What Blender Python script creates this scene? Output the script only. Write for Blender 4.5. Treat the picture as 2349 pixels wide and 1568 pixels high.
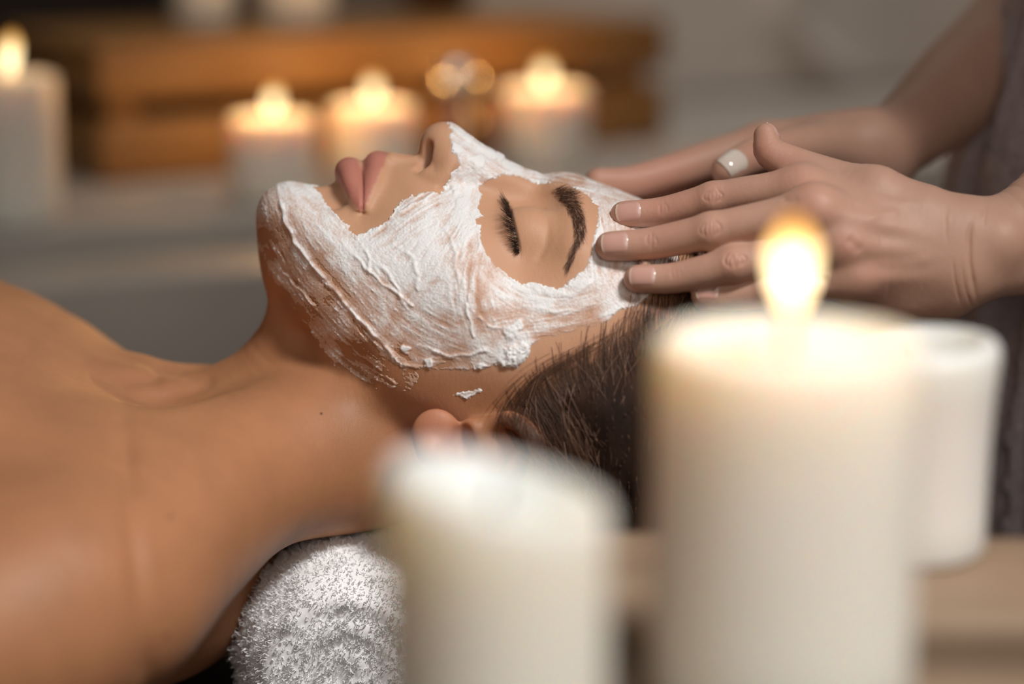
import bpy, bmesh, math, random
import numpy as np
from mathutils import Vector, Matrix

for _o in list(bpy.data.objects):
    bpy.data.objects.remove(_o, do_unlink=True)
scene = bpy.context.scene
COL = scene.collection
rng = np.random.default_rng(7)
random.seed(7)

# ------------------------------------------------------------------ camera
PITCH = math.radians(12.0)
FPX = 85.0 / 36.0 * 2349.0
CAM = np.array([0.0, -math.cos(PITCH), math.sin(PITCH)])
FWD = np.array([0.0, math.cos(PITCH), -math.sin(PITCH)])
UPV = np.array([0.0, math.sin(PITCH), math.cos(PITCH)])
cam_data = bpy.data.cameras.new('camera')
cam_data.sensor_width = 36.0
cam_data.lens = 85.0
cam_data.clip_start = 0.02
cam_data.clip_end = 50.0
cam_data.dof.use_dof = True
cam_data.dof.focus_distance = 0.955
cam_data.dof.aperture_fstop = 2.5
camera = bpy.data.objects.new('camera', cam_data)
COL.objects.link(camera)
camera.location = CAM.tolist()
camera.rotation_euler = (math.pi / 2 - PITCH, 0, 0)
scene.camera = camera

# ------------------------------------------------------------------ world
world = bpy.data.worlds.new('world')
scene.world = world
world.use_nodes = True
world.node_tree.nodes['Background'].inputs[0].default_value = (0.50, 0.43, 0.37, 1)
world.node_tree.nodes['Background'].inputs[1].default_value = 0.12


def area_light(name, loc, target, size, power, col):
    d = bpy.data.lights.new(name, 'AREA')
    d.shape = 'DISK'
    d.size = size
    d.energy = power
    d.color = col
    o = bpy.data.objects.new(name, d)
    COL.objects.link(o)
    o.location = loc
    o.rotation_euler = (Vector(target) - Vector(loc)).to_track_quat('-Z', 'Y').to_euler()
    return o


# one soft studio lamp with a hood, above and to the right; the area lights are added fills
_kd = bpy.data.lights.new('key_lamp', 'SPOT')
_kd.energy = 108.0
_kd.color = (1.0, 0.955, 0.92)
_kd.shadow_soft_size = 0.16
_kd.spot_size = math.radians(29.5)
_kd.spot_blend = 0.9
key = bpy.data.objects.new('key_lamp', _kd)
COL.objects.link(key)
key.location = (0.66, -0.88, 1.32)
key.rotation_euler = (Vector((-0.03, -0.21, -0.01)) - key.location).to_track_quat('-Z', 'Y').to_euler()
_rl = area_light('added_back_fill', (0.15, 0.80, 1.35), (0.45, 1.30, 0.2), 0.7, 4.0, (1.0, 0.95, 0.90))  # added fill to brighten curtain and background, not a lamp of the room
_rl.data.spread = math.radians(110.0)
_ll = area_light('added_ledge_fill', (0.05, -0.20, 1.30), (-0.12, 0.62, -0.02), 0.25, 0.30, (1.0, 0.95, 0.89))  # added narrow fill to lift the candle fronts and ledge, no real lamp
_ll.data.spread = math.radians(42.0)
area_light('added_front_fill', (0.22, -1.75, 0.70), (0.0, 0.0, 0.0), 1.0, 6.0, (1.0, 0.95, 0.89))  # frontal fill added to lighten the shaded fingers

scene.view_settings.view_transform = 'Standard'
scene.view_settings.look = 'None'
scene.view_settings.gamma = 1.0
scene.view_settings.exposure = 0.0
scene.view_settings.use_curve_mapping = False
scene.cycles.use_denoising = True
scene.cycles.diffuse_bounces = 6
scene.cycles.max_bounces = 12


# ------------------------------------------------------------------ measuring helpers
def ray(px, py):
    return FWD * FPX + np.array([1.0, 0, 0]) * (px - 1174.5) + UPV * (784.0 - py)


def at(px, py, w=0.0):
    """millimetre point (x, y, z) seen at this place of the photograph, w millimetres to the near side of the midline"""
    d = ray(px, py)
    t = (-w / 1000.0 - CAM[1]) / d[1]
    return (CAM + d * t) * 1000.0


def atz(px, py, z):
    d = ray(px, py)
    t = (z - CAM[2]) / d[2]
    return CAM + d * t


def aty(px, py, y):
    return at(px, py, -y * 1000.0) / 1000.0


def proj(P):
    """millimetre points -> photograph coordinates"""
    q = P / 1000.0 - CAM
    dz = q @ FWD
    return 1174.5 + FPX * q[..., 0] / dz, 784.0 - FPX * (q @ UPV) / dz


# ------------------------------------------------------------------ object helpers
def link(o, parent=None):
    COL.objects.link(o)
    if parent is not None:
        o.parent = parent
    return o


def mesh_obj(name, V, F, mat=None, parent=None, smooth=True, attrs=None):
    me = bpy.data.meshes.new(name)
    if isinstance(F, np.ndarray):
        fl = F.tolist()
    else:
        fl = F
    me.from_pydata(np.asarray(V).tolist(), [], fl)
    if smooth:
        me.polygons.foreach_set('use_smooth', np.ones(len(me.polygons), dtype=bool))
    if attrs:
        for k, a in attrs.items():
            at_ = me.attributes.new(k, 'FLOAT', 'POINT')
            at_.data.foreach_set('value', np.asarray(a, dtype=np.float32))
    if mat is not None:
        me.materials.append(mat)
    me.update()
    return link(bpy.data.objects.new(name, me), parent)


def tag(o, label=None, cat=None, group=None, kind=None):
    if label:
        o['label'] = label
    if cat:
        o['category'] = cat
    if group:
        o['group'] = group
    if kind:
        o['kind'] = kind
    return o


def empty(name, loc=(0, 0, 0), rz=0.0):
    o = bpy.data.objects.new(name, None)
    COL.objects.link(o)
    o.location = loc
    o.rotation_euler = (0, 0, rz)
    o.empty_display_size = 0.02
    return o


# ------------------------------------------------------------------ material helpers
class NT:
    def __init__(self, name):
        self.m = bpy.data.materials.new(name)
        self.m.use_nodes = True
        self.t = self.m.node_tree
        self.b = self.t.nodes['Principled BSDF']
        self.out = self.t.nodes['Material Output']

    def n(self, typ, **kw):
        nd = self.t.nodes.new(typ)
        for k, v in kw.items():
            if hasattr(nd, k):
                setattr(nd, k, v)
        return nd

    def l(self, a, b):
        self.t.links.new(a, b)

    def set(self, **kw):
        for k, v in kw.items():
            self.b.inputs[k.replace('_', ' ')].default_value = v

    def coord(self, out='Object'):
        return self.n('ShaderNodeTexCoord').outputs[out]

    def attr(self, name):
        return self.n('ShaderNodeAttribute', attribute_name=name).outputs['Fac']

    def noise(self, vec, scale, detail=4.0, rough=0.5, stretch=None):
        if stretch is not None:
            mp = self.n('ShaderNodeMapping')
            mp.inputs['Scale'].default_value = stretch
            self.l(vec, mp.inputs['Vector'])
            vec = mp.outputs[0]
        nz = self.n('ShaderNodeTexNoise')
        nz.inputs['Scale'].default_value = scale
        nz.inputs['Detail'].default_value = detail
        nz.inputs['Roughness'].default_value = rough
        self.l(vec, nz.inputs['Vector'])
        return nz.outputs['Fac']

    def ramp(self, fac, stops):
        r = self.n('ShaderNodeValToRGB')
        el = r.color_ramp.elements
        el[0].position, el[0].color = stops[0][0], (*stops[0][1], 1)
        el[1].position, el[1].color = stops[-1][0], (*stops[-1][1], 1)
        for p, c in stops[1:-1]:
            e = el.new(p)
            e.color = (*c, 1)
        self.l(fac, r.inputs[0])
        return r.outputs[0]

    def mix(self, fac, a, b):
        m = self.n('ShaderNodeMix', data_type='RGBA')
        for s, v in ((m.inputs[0], fac), (m.inputs[6], a), (m.inputs[7], b)):
            if isinstance(v, (int, float)):
                s.default_value = v
            elif isinstance(v, tuple):
                s.default_value = (*v, 1)
            else:
                self.l(v, s)
        return m.outputs[2]

    def math(self, op, a, b=None, clamp=False):
        m = self.n('ShaderNodeMath', operation=op, use_clamp=clamp)
        for s, v in ((m.inputs[0], a), (m.inputs[1], b)):
            if v is None:
                continue
            if isinstance(v, (int, float)):
                s.default_value = v
            else:
                self.l(v, s)
        return m.outputs[0]

    def bump(self, h, strength=0.2, dist=0.001, normal=None):
        b = self.n('ShaderNodeBump')
        b.inputs['Strength'].default_value = strength
        b.inputs['Distance'].default_value = dist
        self.l(h, b.inputs['Height'])
        if normal is not None:
            self.l(normal, b.inputs['Normal'])
        self.l(b.outputs[0], self.b.inputs['Normal'])
        return b.outputs[0]


def plain(name, col, rough=0.6, nscale=40.0, var=0.12, bump=0.0, **kw):
    t = NT(name)
    c = t.coord()
    f = t.noise(c, nscale, 5)
    lo = tuple(x * (1 - var) for x in col)
    hi = tuple(min(1.0, x * (1 + var)) for x in col)
    t.l(t.ramp(f, [(0.3, lo), (0.7, hi)]), t.b.inputs['Base Color'])
    t.set(Roughness=rough, **kw)
    if bump:
        t.bump(f, bump, 0.002)
    return t.m


# ------------------------------------------------------------------ sculpting engine (signed distances, millimetres)
def vnoise(P, seed=0):
    """smooth value noise in [-1, 1] for points (N, 2 or 3)"""
    P = np.asarray(P, dtype=np.float64)
    if P.shape[1] == 2:
        i = np.floor(P).astype(np.int32)
        f = (P - i).astype(np.float32)
        f = f * f * (3 - 2 * f)
        out = np.zeros(len(P), dtype=np.float32)
        iu = i.astype(np.uint32)
        for dx in (0, 1):
            for dy in (0, 1):
                h = (iu[:, 0] + np.uint32(dx)) * np.uint32(374761393) + (iu[:, 1] + np.uint32(dy)) * np.uint32(668265263) + np.uint32((seed * 974711) & 0xffffffff)
                h = (h ^ (h >> np.uint32(13))) * np.uint32(1274126177)
                h = (h ^ (h >> np.uint32(16))) & np.uint32(0xffff)
                out += (f[:, 0] if dx else 1 - f[:, 0]) * (f[:, 1] if dy else 1 - f[:, 1]) * (h.astype(np.float32) / 32767.5 - 1.0)
        return out
    i = np.floor(P).astype(np.int64)
    f = P - i
    f = f * f * f * (f * (f * 6 - 15) + 10)
    out = np.zeros(len(P))
    for dx in (0, 1):
        for dy in (0, 1):
            for dz in (0, 1):
                h = ((i[:, 0] + dx) * 374761393 + (i[:, 1] + dy) * 668265263 + (i[:, 2] + dz) * 2147483647 + seed * 974711) & 0xffffffff
                h = ((h ^ (h >> 13)) * 1274126177) & 0xffffffff
                h = (h ^ (h >> 16)) & 0xffff
                wgt = (f[:, 0] if dx else 1 - f[:, 0]) * (f[:, 1] if dy else 1 - f[:, 1]) * (f[:, 2] if dz else 1 - f[:, 2])
                out += wgt * (h / 32767.5 - 1.0)
    return out


def fbm(P, seed=0, octaves=4, gain=0.5):
    s, a, tot = 0.0, 1.0, 0.0
    Q = np.asarray(P, dtype=np.float64)
    for o in range(octaves):
        s = s + a * vnoise(Q, seed + o * 17)
        tot += a
        a *= gain
        Q = Q * 2.03 + 3.7
    return s / tot


def sstep(a, b, x):
    t = np.clip((x - a) / (b - a), 0, 1)
    return t * t * (3 - 2 * t)


def smin(a, b, k):
    k = 1.5 * k
    h = np.maximum(k - np.abs(a - b), 0.0) / k
    return np.minimum(a, b) - h * h * h * k / 6.0


def smooth_chain(pts, rad, n=6):
    """Catmull-Rom resampled polyline with radii"""
    pts = np.asarray(pts, float)
    rad = np.asarray(rad, float)
    A = np.column_stack([pts, rad])
    A = np.vstack([2 * A[0] - A[1], A, 2 * A[-1] - A[-2]])
    out = []
    for i in range(1, len(A) - 2):
        p0, p1, p2, p3 = A[i - 1], A[i], A[i + 1], A[i + 2]
        for j in range(n):
            t = j / n
            out.append(0.5 * (2 * p1 + (p2 - p0) * t + (2 * p0 - 5 * p1 + 4 * p2 - p3) * t * t + (3 * p1 - p0 - 3 * p2 + p3) * t ** 3))
    out.append(A[-2])
    out = np.array(out)
    return out[:, :3], np.maximum(out[:, 3], 0.2)


class SDF:
    def __init__(self):
        self.ops = []

    def _add(self, fn, lo, hi, k, mode):
        mg = 1.75 * k + 2.0
        self.ops.append((fn, (np.asarray(lo) - mg).astype(np.float32), (np.asarray(hi) + mg).astype(np.float32), k, mode))

    def chain(self, pts, rad, k=4.0, mode='u', n=4, squash=None):
        """tube through pts; squash = (axis vector, factor) flattens the section along an axis"""
        P, R = (smooth_chain(pts, rad, n) if len(pts) > 2 and n > 1 else (np.asarray(pts, float), np.asarray(rad, float)))
        M = np.eye(3)
        if squash is not None:
            a = np.asarray(squash[0], float)
            a /= np.linalg.norm(a)
            M = np.eye(3) + (1.0 / squash[1] - 1.0) * np.outer(a, a)
        PM = (P @ M.T).astype(np.float32)
        M = M.astype(np.float32)
        segs = [(PM[i], PM[i + 1] - PM[i], np.float32((PM[i + 1] - PM[i]) @ (PM[i + 1] - PM[i]) + 1e-9), np.float32(R[i]), np.float32(R[i + 1] - R[i])) for i in range(len(PM) - 1)]
        sc = 1.0 if squash is None else min(1.0, squash[1])
        SA, SB = np.array([g[0] for g in segs]), np.array([g[1] for g in segs])
        SL = np.array([g[2] for g in segs])
        RM, RN = np.maximum(R[:-1], R[1:]), np.minimum(R[:-1], R[1:])

        def fn(p):
            q = p @ M.T if squash is not None else p
            d = np.full(len(q), 1e9, dtype=np.float32)
            use = segs
            if len(segs) > 3:
                c = 0.5 * (q.min(0) + q.max(0))
                rad = np.sqrt(((q - c) ** 2).sum(1).max())
                v = c - SA
                t = np.clip((v * SB).sum(1) / SL, 0, 1)
                dc = np.sqrt(((v - t[:, None] * SB) ** 2).sum(1))
                lo, hi = dc - RM - rad, dc - RN + rad
                use = [segs[i] for i in np.nonzero(lo <= hi.min())[0]]
            for a, ab, L, r0, dr in use:
                v = q - a
                t = np.clip((v @ ab) / L, 0, 1)
                v -= t[:, None] * ab
                dd = np.sqrt(np.einsum('ij,ij->i', v, v)) - (r0 + dr * t)
                np.minimum(d, dd, out=d)
            return d * sc
        m = R.max() * (1.0 if squash is None else max(1.0, squash[1]))
        self._add(fn, P.min(0) - m, P.max(0) + m, k * (1.0 if squash is None else max(1.0, squash[1])), mode)
        self.ops[-1] = self.ops[-1][:3] + (k, mode)
        return self

    def ball(self, c, r, k=4.0, mode='u'):
        c = np.asarray(c, np.float32)
        self._add(lambda p: np.linalg.norm(p - c, axis=1) - r, c - r, c + r, k, mode)
        return self

    def ell(self, c, r, k=4.0, mode='u', rot=None):
        c = np.asarray(c, np.float32)
        r = np.asarray(r, np.float32)
        Rm = np.eye(3, dtype=np.float32) if rot is None else np.array(rot, dtype=np.float32)

        def fn(p):
            q = (p - c) @ Rm
            k0 = np.linalg.norm(q / r, axis=1)
            k1 = np.linalg.norm(q / (r * r), axis=1) + 1e-9
            return k0 * (k0 - 1.0) / k1
        m = r.max()
        self._add(fn, c - m, c + m, k, mode)
        return self

    def func(self, fn, lo, hi, k=4.0, mode='u'):
        self._add(fn, lo, hi, k, mode)
        return self

    def __call__(self, p):
        """evaluated in small spatial blocks so that shapes far from a block cost nothing"""
        p = np.ascontiguousarray(p, dtype=np.float32)
        n = len(p)
        if n < 3000:
            return self._eval(p)
        c = np.floor((p + 2000.0) / 24.0).astype(np.int64)
        key = (c[:, 0] * 400 + c[:, 1]) * 400 + c[:, 2]
        order = np.argsort(key, kind='stable')
        ks = key[order]
        cuts = np.nonzero(np.diff(ks))[0] + 1
        out = np.empty(n, dtype=np.float32)
        ps = p[order]
        st = np.concatenate([[0], cuts])
        en = np.concatenate([cuts, [n]])
        i = 0
        m = len(st)
        while i < m:
            j = i
            while j + 1 < m and en[j + 1] - st[i] < 2500 and ks[st[j + 1]] - ks[st[i]] < 4:
                j += 1
            out[st[i]:en[j]] = self._eval(ps[st[i]:en[j]])
            i = j + 1
        res = np.empty(n, dtype=np.float32)
        res[order] = out
        return res

    def _eval(self, p):
        F = np.full(len(p), 60.0, dtype=np.float32)
        plo, phi = p.min(0), p.max(0)
        for fn, lo, hi, k, mode in self.ops:
            if (phi < lo).any() or (plo > hi).any():
                continue
            if (plo >= lo).all() and (phi <= hi).all():
                idx = slice(None)
            else:
                m = ((p >= lo) & (p <= hi)).all(axis=1)
                if not m.any():
                    continue
                idx = np.nonzero(m)[0]
            d = fn(p[idx])
            f = F[idx]
            if mode == 'u':
                F[idx] = smin(f, d, k)
            elif mode == 's':
                F[idx] = -smin(-f, d, k)
            elif mode == 'add':        # relief: the surface swells by -d where d < 0
                F[idx] = f + d
        return F


def surface_nets(fn, xs, ys, zs):
    # a coarse look first: only blocks near the surface are sampled in full
    B = 6
    nx, ny, nz = len(xs), len(ys), len(zs)
    F = np.empty((nx, ny, nz), dtype=np.float32)

    def blocks(v):
        st = np.arange(0, len(v), B)
        en = np.minimum(st + B, len(v)) - 1
        return st, en, 0.5 * (v[st] + v[en]), 0.5 * (v[en] - v[st])
    bx, by, bz = blocks(xs), blocks(ys), blocks(zs)
    cx, cy, cz = np.meshgrid(bx[2], by[2], bz[2], indexing='ij')
    hx, hy, hz = np.meshgrid(bx[3], by[3], bz[3], indexing='ij')
    cf = fn(np.column_stack([cx.ravel(), cy.ravel(), cz.ravel()])).reshape(cx.shape)
    near = np.abs(cf) < 1.5 * np.sqrt(hx ** 2 + hy ** 2 + hz ** 2) + 10.0
    ix, iy, iz = np.minimum(np.arange(nx) // B, len(bx[0]) - 1), np.minimum(np.arange(ny) // B, len(by[0]) - 1), np.minimum(np.arange(nz) // B, len(bz[0]) - 1)
    nf = near[np.ix_(ix, iy, iz)]
    F[:] = np.where(cf[np.ix_(ix, iy, iz)] < 0, -30.0, 30.0)
    I, J, K = np.nonzero(nf)
    F[I, J, K] = fn(np.column_stack([xs[I], ys[J], zs[K]]))
    ins = F < 0
    cnt = np.zeros((nx - 1, ny - 1, nz - 1), dtype=np.int8)
    for a in (0, 1):
        for b in (0, 1):
            for c in (0, 1):
                cnt += ins[a:nx - 1 + a, b:ny - 1 + b, c:nz - 1 + c]
    act = (cnt > 0) & (cnt < 8)
    I, J, K = np.nonzero(act)
    cid = np.full(act.shape, -1, dtype=np.int64)
    cid[I, J, K] = np.arange(len(I))
    acc = np.zeros((len(I), 3))
    num = np.zeros(len(I))
    cor = [(a, b, c) for a in (0, 1) for b in (0, 1) for c in (0, 1)]
    for ia, ca in enumerate(cor):
        for cb in cor[ia + 1:]:
            if abs(ca[0] - cb[0]) + abs(ca[1] - cb[1]) + abs(ca[2] - cb[2]) != 1:
                continue
            fa = F[I + ca[0], J + ca[1], K + ca[2]]
            fb = F[I + cb[0], J + cb[1], K + cb[2]]
            m = (fa < 0) != (fb < 0)
            t = np.where(m, fa / (fa - fb + 1e-20), 0)
            pa = np.column_stack([xs[I + ca[0]], ys[J + ca[1]], zs[K + ca[2]]])
            pb = np.column_stack([xs[I + cb[0]], ys[J + cb[1]], zs[K + cb[2]]])
            acc += np.where(m[:, None], pa + (pb - pa) * t[:, None], 0)
            num += m
    V = acc / num[:, None]
    quads = []
    for ax in range(3):
        sl0 = [slice(None)] * 3
        sl1 = [slice(None)] * 3
        sl0[ax] = slice(0, -1)
        sl1[ax] = slice(1, None)
        a, b = ins[tuple(sl0)], ins[tuple(sl1)]
        ch = a != b
        i, j, k = np.nonzero(ch)
        sgn = a[i, j, k]
        o1, o2 = [(1, 2), (2, 0), (0, 1)][ax]
        ijk = np.column_stack([i, j, k])
        ok = (ijk[:, o1] > 0) & (ijk[:, o2] > 0) & (ijk[:, o1] < F.shape[o1] - 1) & (ijk[:, o2] < F.shape[o2] - 1)
        ijk, sgn = ijk[ok], sgn[ok]

        def cell(d1, d2):
            q = ijk.copy()
            q[:, o1] += d1
            q[:, o2] += d2
            return cid[q[:, 0], q[:, 1], q[:, 2]]
        Q = np.column_stack([cell(-1, -1), cell(0, -1), cell(0, 0), cell(-1, 0)])
        Q = np.where(sgn[:, None], Q, Q[:, ::-1])
        quads.append(Q)
    Q = np.vstack(quads)
    Q = Q[(Q >= 0).all(1)]
    return V, Q


TET = np.array([[1, -1, -1], [-1, -1, 1], [-1, 1, -1], [1, 1, 1]], float)


def project(fn, V, it=3, maxstep=3.0):
    V = V.copy()
    e = 0.2
    for _ in range(it):
        g = np.zeros_like(V)
        f = 0.0
        for d in TET:
            fd = fn(V + d * e)
            g += d * fd[:, None]
            f = f + fd
        g /= 4 * e
        f = f / 4
        gl = np.maximum((g * g).sum(1), 0.05)
        st = -(f / gl)[:, None] * g
        ln = np.linalg.norm(st, axis=1, keepdims=True)
        st *= np.minimum(1.0, maxstep / np.maximum(ln, 1e-9))
        V = V + st
    return V


def relax(V, faces, it=1, fac=0.5):
    E = np.vstack([np.column_stack([faces[:, i], faces[:, (i + 1) % 4]]) for i in range(4)])
    n = len(V)
    for _ in range(it):
        s = np.zeros_like(V)
        c = np.zeros(n)
        for a, b in ((0, 1), (1, 0)):
            for ax in range(3):
                s[:, ax] += np.bincount(E[:, a], weights=V[E[:, b], ax], minlength=n)
            c += np.bincount(E[:, a], minlength=n)
        m = c > 0
        V = V.copy()
        V[m] += fac * (s[m] / c[m, None] - V[m])
    return V


class QMesh:
    """quads plus the n-gons left where a finer patch meets a coarser one"""
    def __init__(self, V, Q):
        self.V, self.Q, self.G = V, Q, []

    def refine(self, mask=None):
        V, Q = self.V, self.Q
        if mask is None:
            mask = np.ones(len(Q), bool)
        R, S = Q[mask], Q[~mask]
        E = np.sort(np.vstack([np.column_stack([R[:, i], R[:, (i + 1) % 4]]) for i in range(4)]), axis=1)
        key = E[:, 0] * len(V) + E[:, 1]
        uk, inv = np.unique(key, return_inverse=True)
        ea, eb = uk // len(V), uk % len(V)
        mid = 0.5 * (V[ea] + V[eb])
        cen = V[R].mean(1)
        n0 = len(V)
        m = inv.reshape(4, len(R)).T + n0
        c = np.arange(len(R)) + n0 + len(mid)
        NQ = np.vstack([np.column_stack([R[:, i], m[:, i], c, m[:, (i + 3) % 4]]) for i in range(4)])
        self.V = np.vstack([V, mid, cen])
        # coarse neighbours keep their outline and take the new mid-points in
        keep = []
        if len(S):
            hit = np.zeros((len(S), 4), dtype=np.int64) - 1
            for i in range(4):
                e = np.sort(np.column_stack([S[:, i], S[:, (i + 1) % 4]]), axis=1)
                kk = e[:, 0] * len(V) + e[:, 1]
                pos = np.searchsorted(uk, kk)
                pos = np.minimum(pos, len(uk) - 1)
                ok = uk[pos] == kk
                hit[ok, i] = pos[ok] + n0
            bad = (hit >= 0).any(1)
            for q, h in zip(S[bad], hit[bad]):
                g = []
                for i in range(4):
                    g.append(int(q[i]))
                    if h[i] >= 0:
                        g.append(int(h[i]))
                self.G.append(g)
            keep = S[~bad]
        newG = []
        if self.G:
            d = None
            for g in self.G:
                newG.append(g)
        self.G = newG
        self.Q = np.vstack([NQ, keep]) if len(keep) else NQ
        return self

    def faces(self):
        return self.Q.tolist() + self.G


def vertex_normals(V, Q):
    a = V[Q[:, 2]] - V[Q[:, 0]]
    b = V[Q[:, 3]] - V[Q[:, 1]]
    fnrm = np.cross(a, b)
    N = np.zeros_like(V)
    for i in range(4):
        for ax in range(3):
            N[:, ax] += np.bincount(Q[:, i], weights=fnrm[:, ax], minlength=len(V))
    return N / np.maximum(np.linalg.norm(N, axis=1, keepdims=True), 1e-12)


def poly_sd(px, py, poly):
    """signed distance (negative inside) to a polygon, photograph units"""
    P = np.column_stack([px, py])
    poly = np.asarray(poly, float)
    d = np.full(len(P), 1e9)
    ins = np.zeros(len(P), bool)
    for i in range(len(poly)):
        a, b = poly[i], poly[(i + 1) % len(poly)]
        ab = b - a
        t = np.clip(((P - a) @ ab) / (ab @ ab + 1e-9), 0, 1)
        d = np.minimum(d, np.linalg.norm(P - a - t[:, None] * ab, axis=1))
        cond = ((a[1] > P[:, 1]) != (b[1] > P[:, 1])) & (P[:, 0] < (b[0] - a[0]) * (P[:, 1] - a[1]) / (b[1] - a[1] + 1e-12) + a[0])
        ins ^= cond
    return np.where(ins, -d, d)


def line_st(px, py, line):
    """(along, signed across, clamped distance) to a polyline, photograph units"""
    P = np.column_stack([px, py])
    line = np.asarray(line, float)
    best = np.full(len(P), 1e9)
    S = np.zeros(len(P))
    T = np.zeros(len(P))
    acc = 0.0
    for i in range(len(line) - 1):
        a, b = line[i], line[i + 1]
        ab = b - a
        L = np.linalg.norm(ab)
        u = ab / L
        q = P - a
        s = np.clip(q @ u, 0, L)
        dv = q - s[:, None] * u
        d = np.linalg.norm(dv, axis=1)
        c = q[:, 1] * u[0] - q[:, 0] * u[1]
        m = d < best
        best[m] = d[m]
        S[m] = acc + s[m]
        T[m] = np.where(c[m] >= 0, d[m], -d[m])
        acc += L
    return S, T, best


def spline2(pts, n=8):
    P, _ = smooth_chain(np.column_stack([np.asarray(pts, float), np.zeros(len(pts))]), np.ones(len(pts)), n)
    return P[:, :2]


# ================================================================== the room
def bevel_box(bm, lo, hi, bev=0.0, seg=2):
    lo, hi = Vector(lo), Vector(hi)
    r = bmesh.ops.create_cube(bm, size=1.0)
    vs = r['verts']
    for v in vs:
        v.co = Vector([lo[i] + (v.co[i] + 0.5) * (hi[i] - lo[i]) for i in range(3)])
    if bev > 0:
        es = list({e for v in vs for e in v.link_edges})
        bmesh.ops.bevel(bm, geom=es, offset=bev, segments=seg, profile=0.5, affect='EDGES')


def box(name, lo, hi, mat, parent=None, bev=0.002, seg=2, loc=None, rz=0.0):
    bm = bmesh.new()
    bevel_box(bm, lo, hi, bev, seg)
    me = bpy.data.meshes.new(name)
    bm.to_mesh(me)
    bm.free()
    me.polygons.foreach_set('use_smooth', np.ones(len(me.polygons), dtype=bool))
    me.materials.append(mat)
    o = link(bpy.data.objects.new(name, me), parent)
    if loc is not None:
        o.location = loc
    o.rotation_euler = (0, 0, rz)
    return o


def lathe(name, prof, mat, parent=None, loc=(0, 0, 0), n=56, wob=None):
    """prof: (radius, z) from the axis at the bottom to the axis at the top"""
    V, F = [], []
    for i, (r, z) in enumerate(prof):
        for j in range(n):
            a = 2 * math.pi * j / n
            rr, zz = (r, z) if wob is None else wob(r, z, a)
            V.append((rr * math.cos(a), rr * math.sin(a), zz))
    for i in range(len(prof) - 1):
        for j in range(n):
            k = (j + 1) % n
            F.append((i * n + j, i * n + k, (i + 1) * n + k, (i + 1) * n + j))
    F.append(tuple(range(n - 1, -1, -1)))
    F.append(tuple((len(prof) - 1) * n + j for j in range(n)))
    o = mesh_obj(name, V, F, mat, parent)
    o.location = loc
    return o


def wood(name, light, dark, scale=9.0, axis=(1, 12, 12), rough=0.5, bump=0.15):
    t = NT(name)
    c = t.coord()
    f = t.noise(c, scale, 5, 0.6, stretch=axis)
    g = t.noise(c, scale * 6, 4, 0.7, stretch=axis)
    h = t.math('ADD', t.math('MULTIPLY', f, 0.7), t.math('MULTIPLY', g, 0.3))
    t.l(t.ramp(h, [(0.35, dark), (0.65, light)]), t.b.inputs['Base Color'])
    t.set(Roughness=rough)
    t.bump(h, bump, 0.001)
    return t.m


M_FLOOR = wood('floor_wood', (0.16, 0.10, 0.06), (0.08, 0.05, 0.03), 3.0)
tag(box('floor', (-2.6, -2.2, -0.95), (2.6, 3.2, -0.9), M_FLOOR, bev=0), kind='structure')
M_WALL = plain('wall_plaster', (0.40, 0.365, 0.335), 0.85, 6.0, 0.06, 0.05)
# the ledge and everything on it is turned in plan: its right end lies farther back
LEDGE_Z = -0.025
LK = 1.108      # the ledge and its things stand this much farther back and larger
_e0, _e1 = atz(0, 535, LEDGE_Z), atz(585, 496, LEDGE_Z)
LA = math.atan2(_e1[1] - _e0[1], _e1[0] - _e0[0])
LDIR = np.array([math.cos(LA), math.sin(LA), 0])
LNRM = np.array([-math.sin(LA), math.cos(LA), 0])       # away from the camera
_wl = _e0 + LNRM * 1.15
tag(box('wall_back', (-2.2, 0.0, -0.9), (3.2, 0.08, 1.5), M_WALL, bev=0, loc=(_wl[0], _wl[1], 0), rz=LA), kind='structure')

M_LEDGE = plain('ledge_paint', (0.34, 0.31, 0.275), 0.5, 14.0, 0.05, 0.03)
ledge = empty('ledge', (_e0[0], _e0[1], -0.9), LA)
tag(ledge, 'pale stepped ledge running behind the couch under the candles', 'ledge')
box('ledge_top', (-0.25, 0.0, 0.80), (2.6, 1.14, 0.9 + LEDGE_Z), M_LEDGE, ledge, 0.004, 3)
box('step', (-0.25, -0.094, 0.70), (2.6, 0.0, 0.9 + LEDGE_Z - 0.016), M_LEDGE, ledge, 0.003, 3)
box('riser', (-0.25, -0.087, 0.0), (2.6, 1.13, 0.70), M_LEDGE, ledge, 0.002, 2)

# dark wooden screen behind the left half
M_DARK = wood('dark_wood', (0.012, 0.0040, 0.0015), (0.005, 0.002, 0.001), 5.0, (12, 12, 1), 0.55)
_sc = _e0 + LNRM * 0.62
screen = empty('wooden_screen', (_sc[0], _sc[1], LEDGE_Z), LA)
tag(screen, 'dark brown wooden screen standing behind the slatted box', 'screen')
for _i in range(7):
    box('board', (-0.55 + _i * 0.135, 0.0, 0.004), (-0.55 + _i * 0.135 + 0.131, 0.018, 0.62), M_DARK, screen, 0.002)
box('rail', (-0.56, -0.012, 0.0), (0.395, 0.03, 0.03), M_DARK, screen, 0.002)
box('rail', (-0.56, -0.012, 0.60), (0.395, 0.03, 0.64), M_DARK, screen, 0.002)

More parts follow.
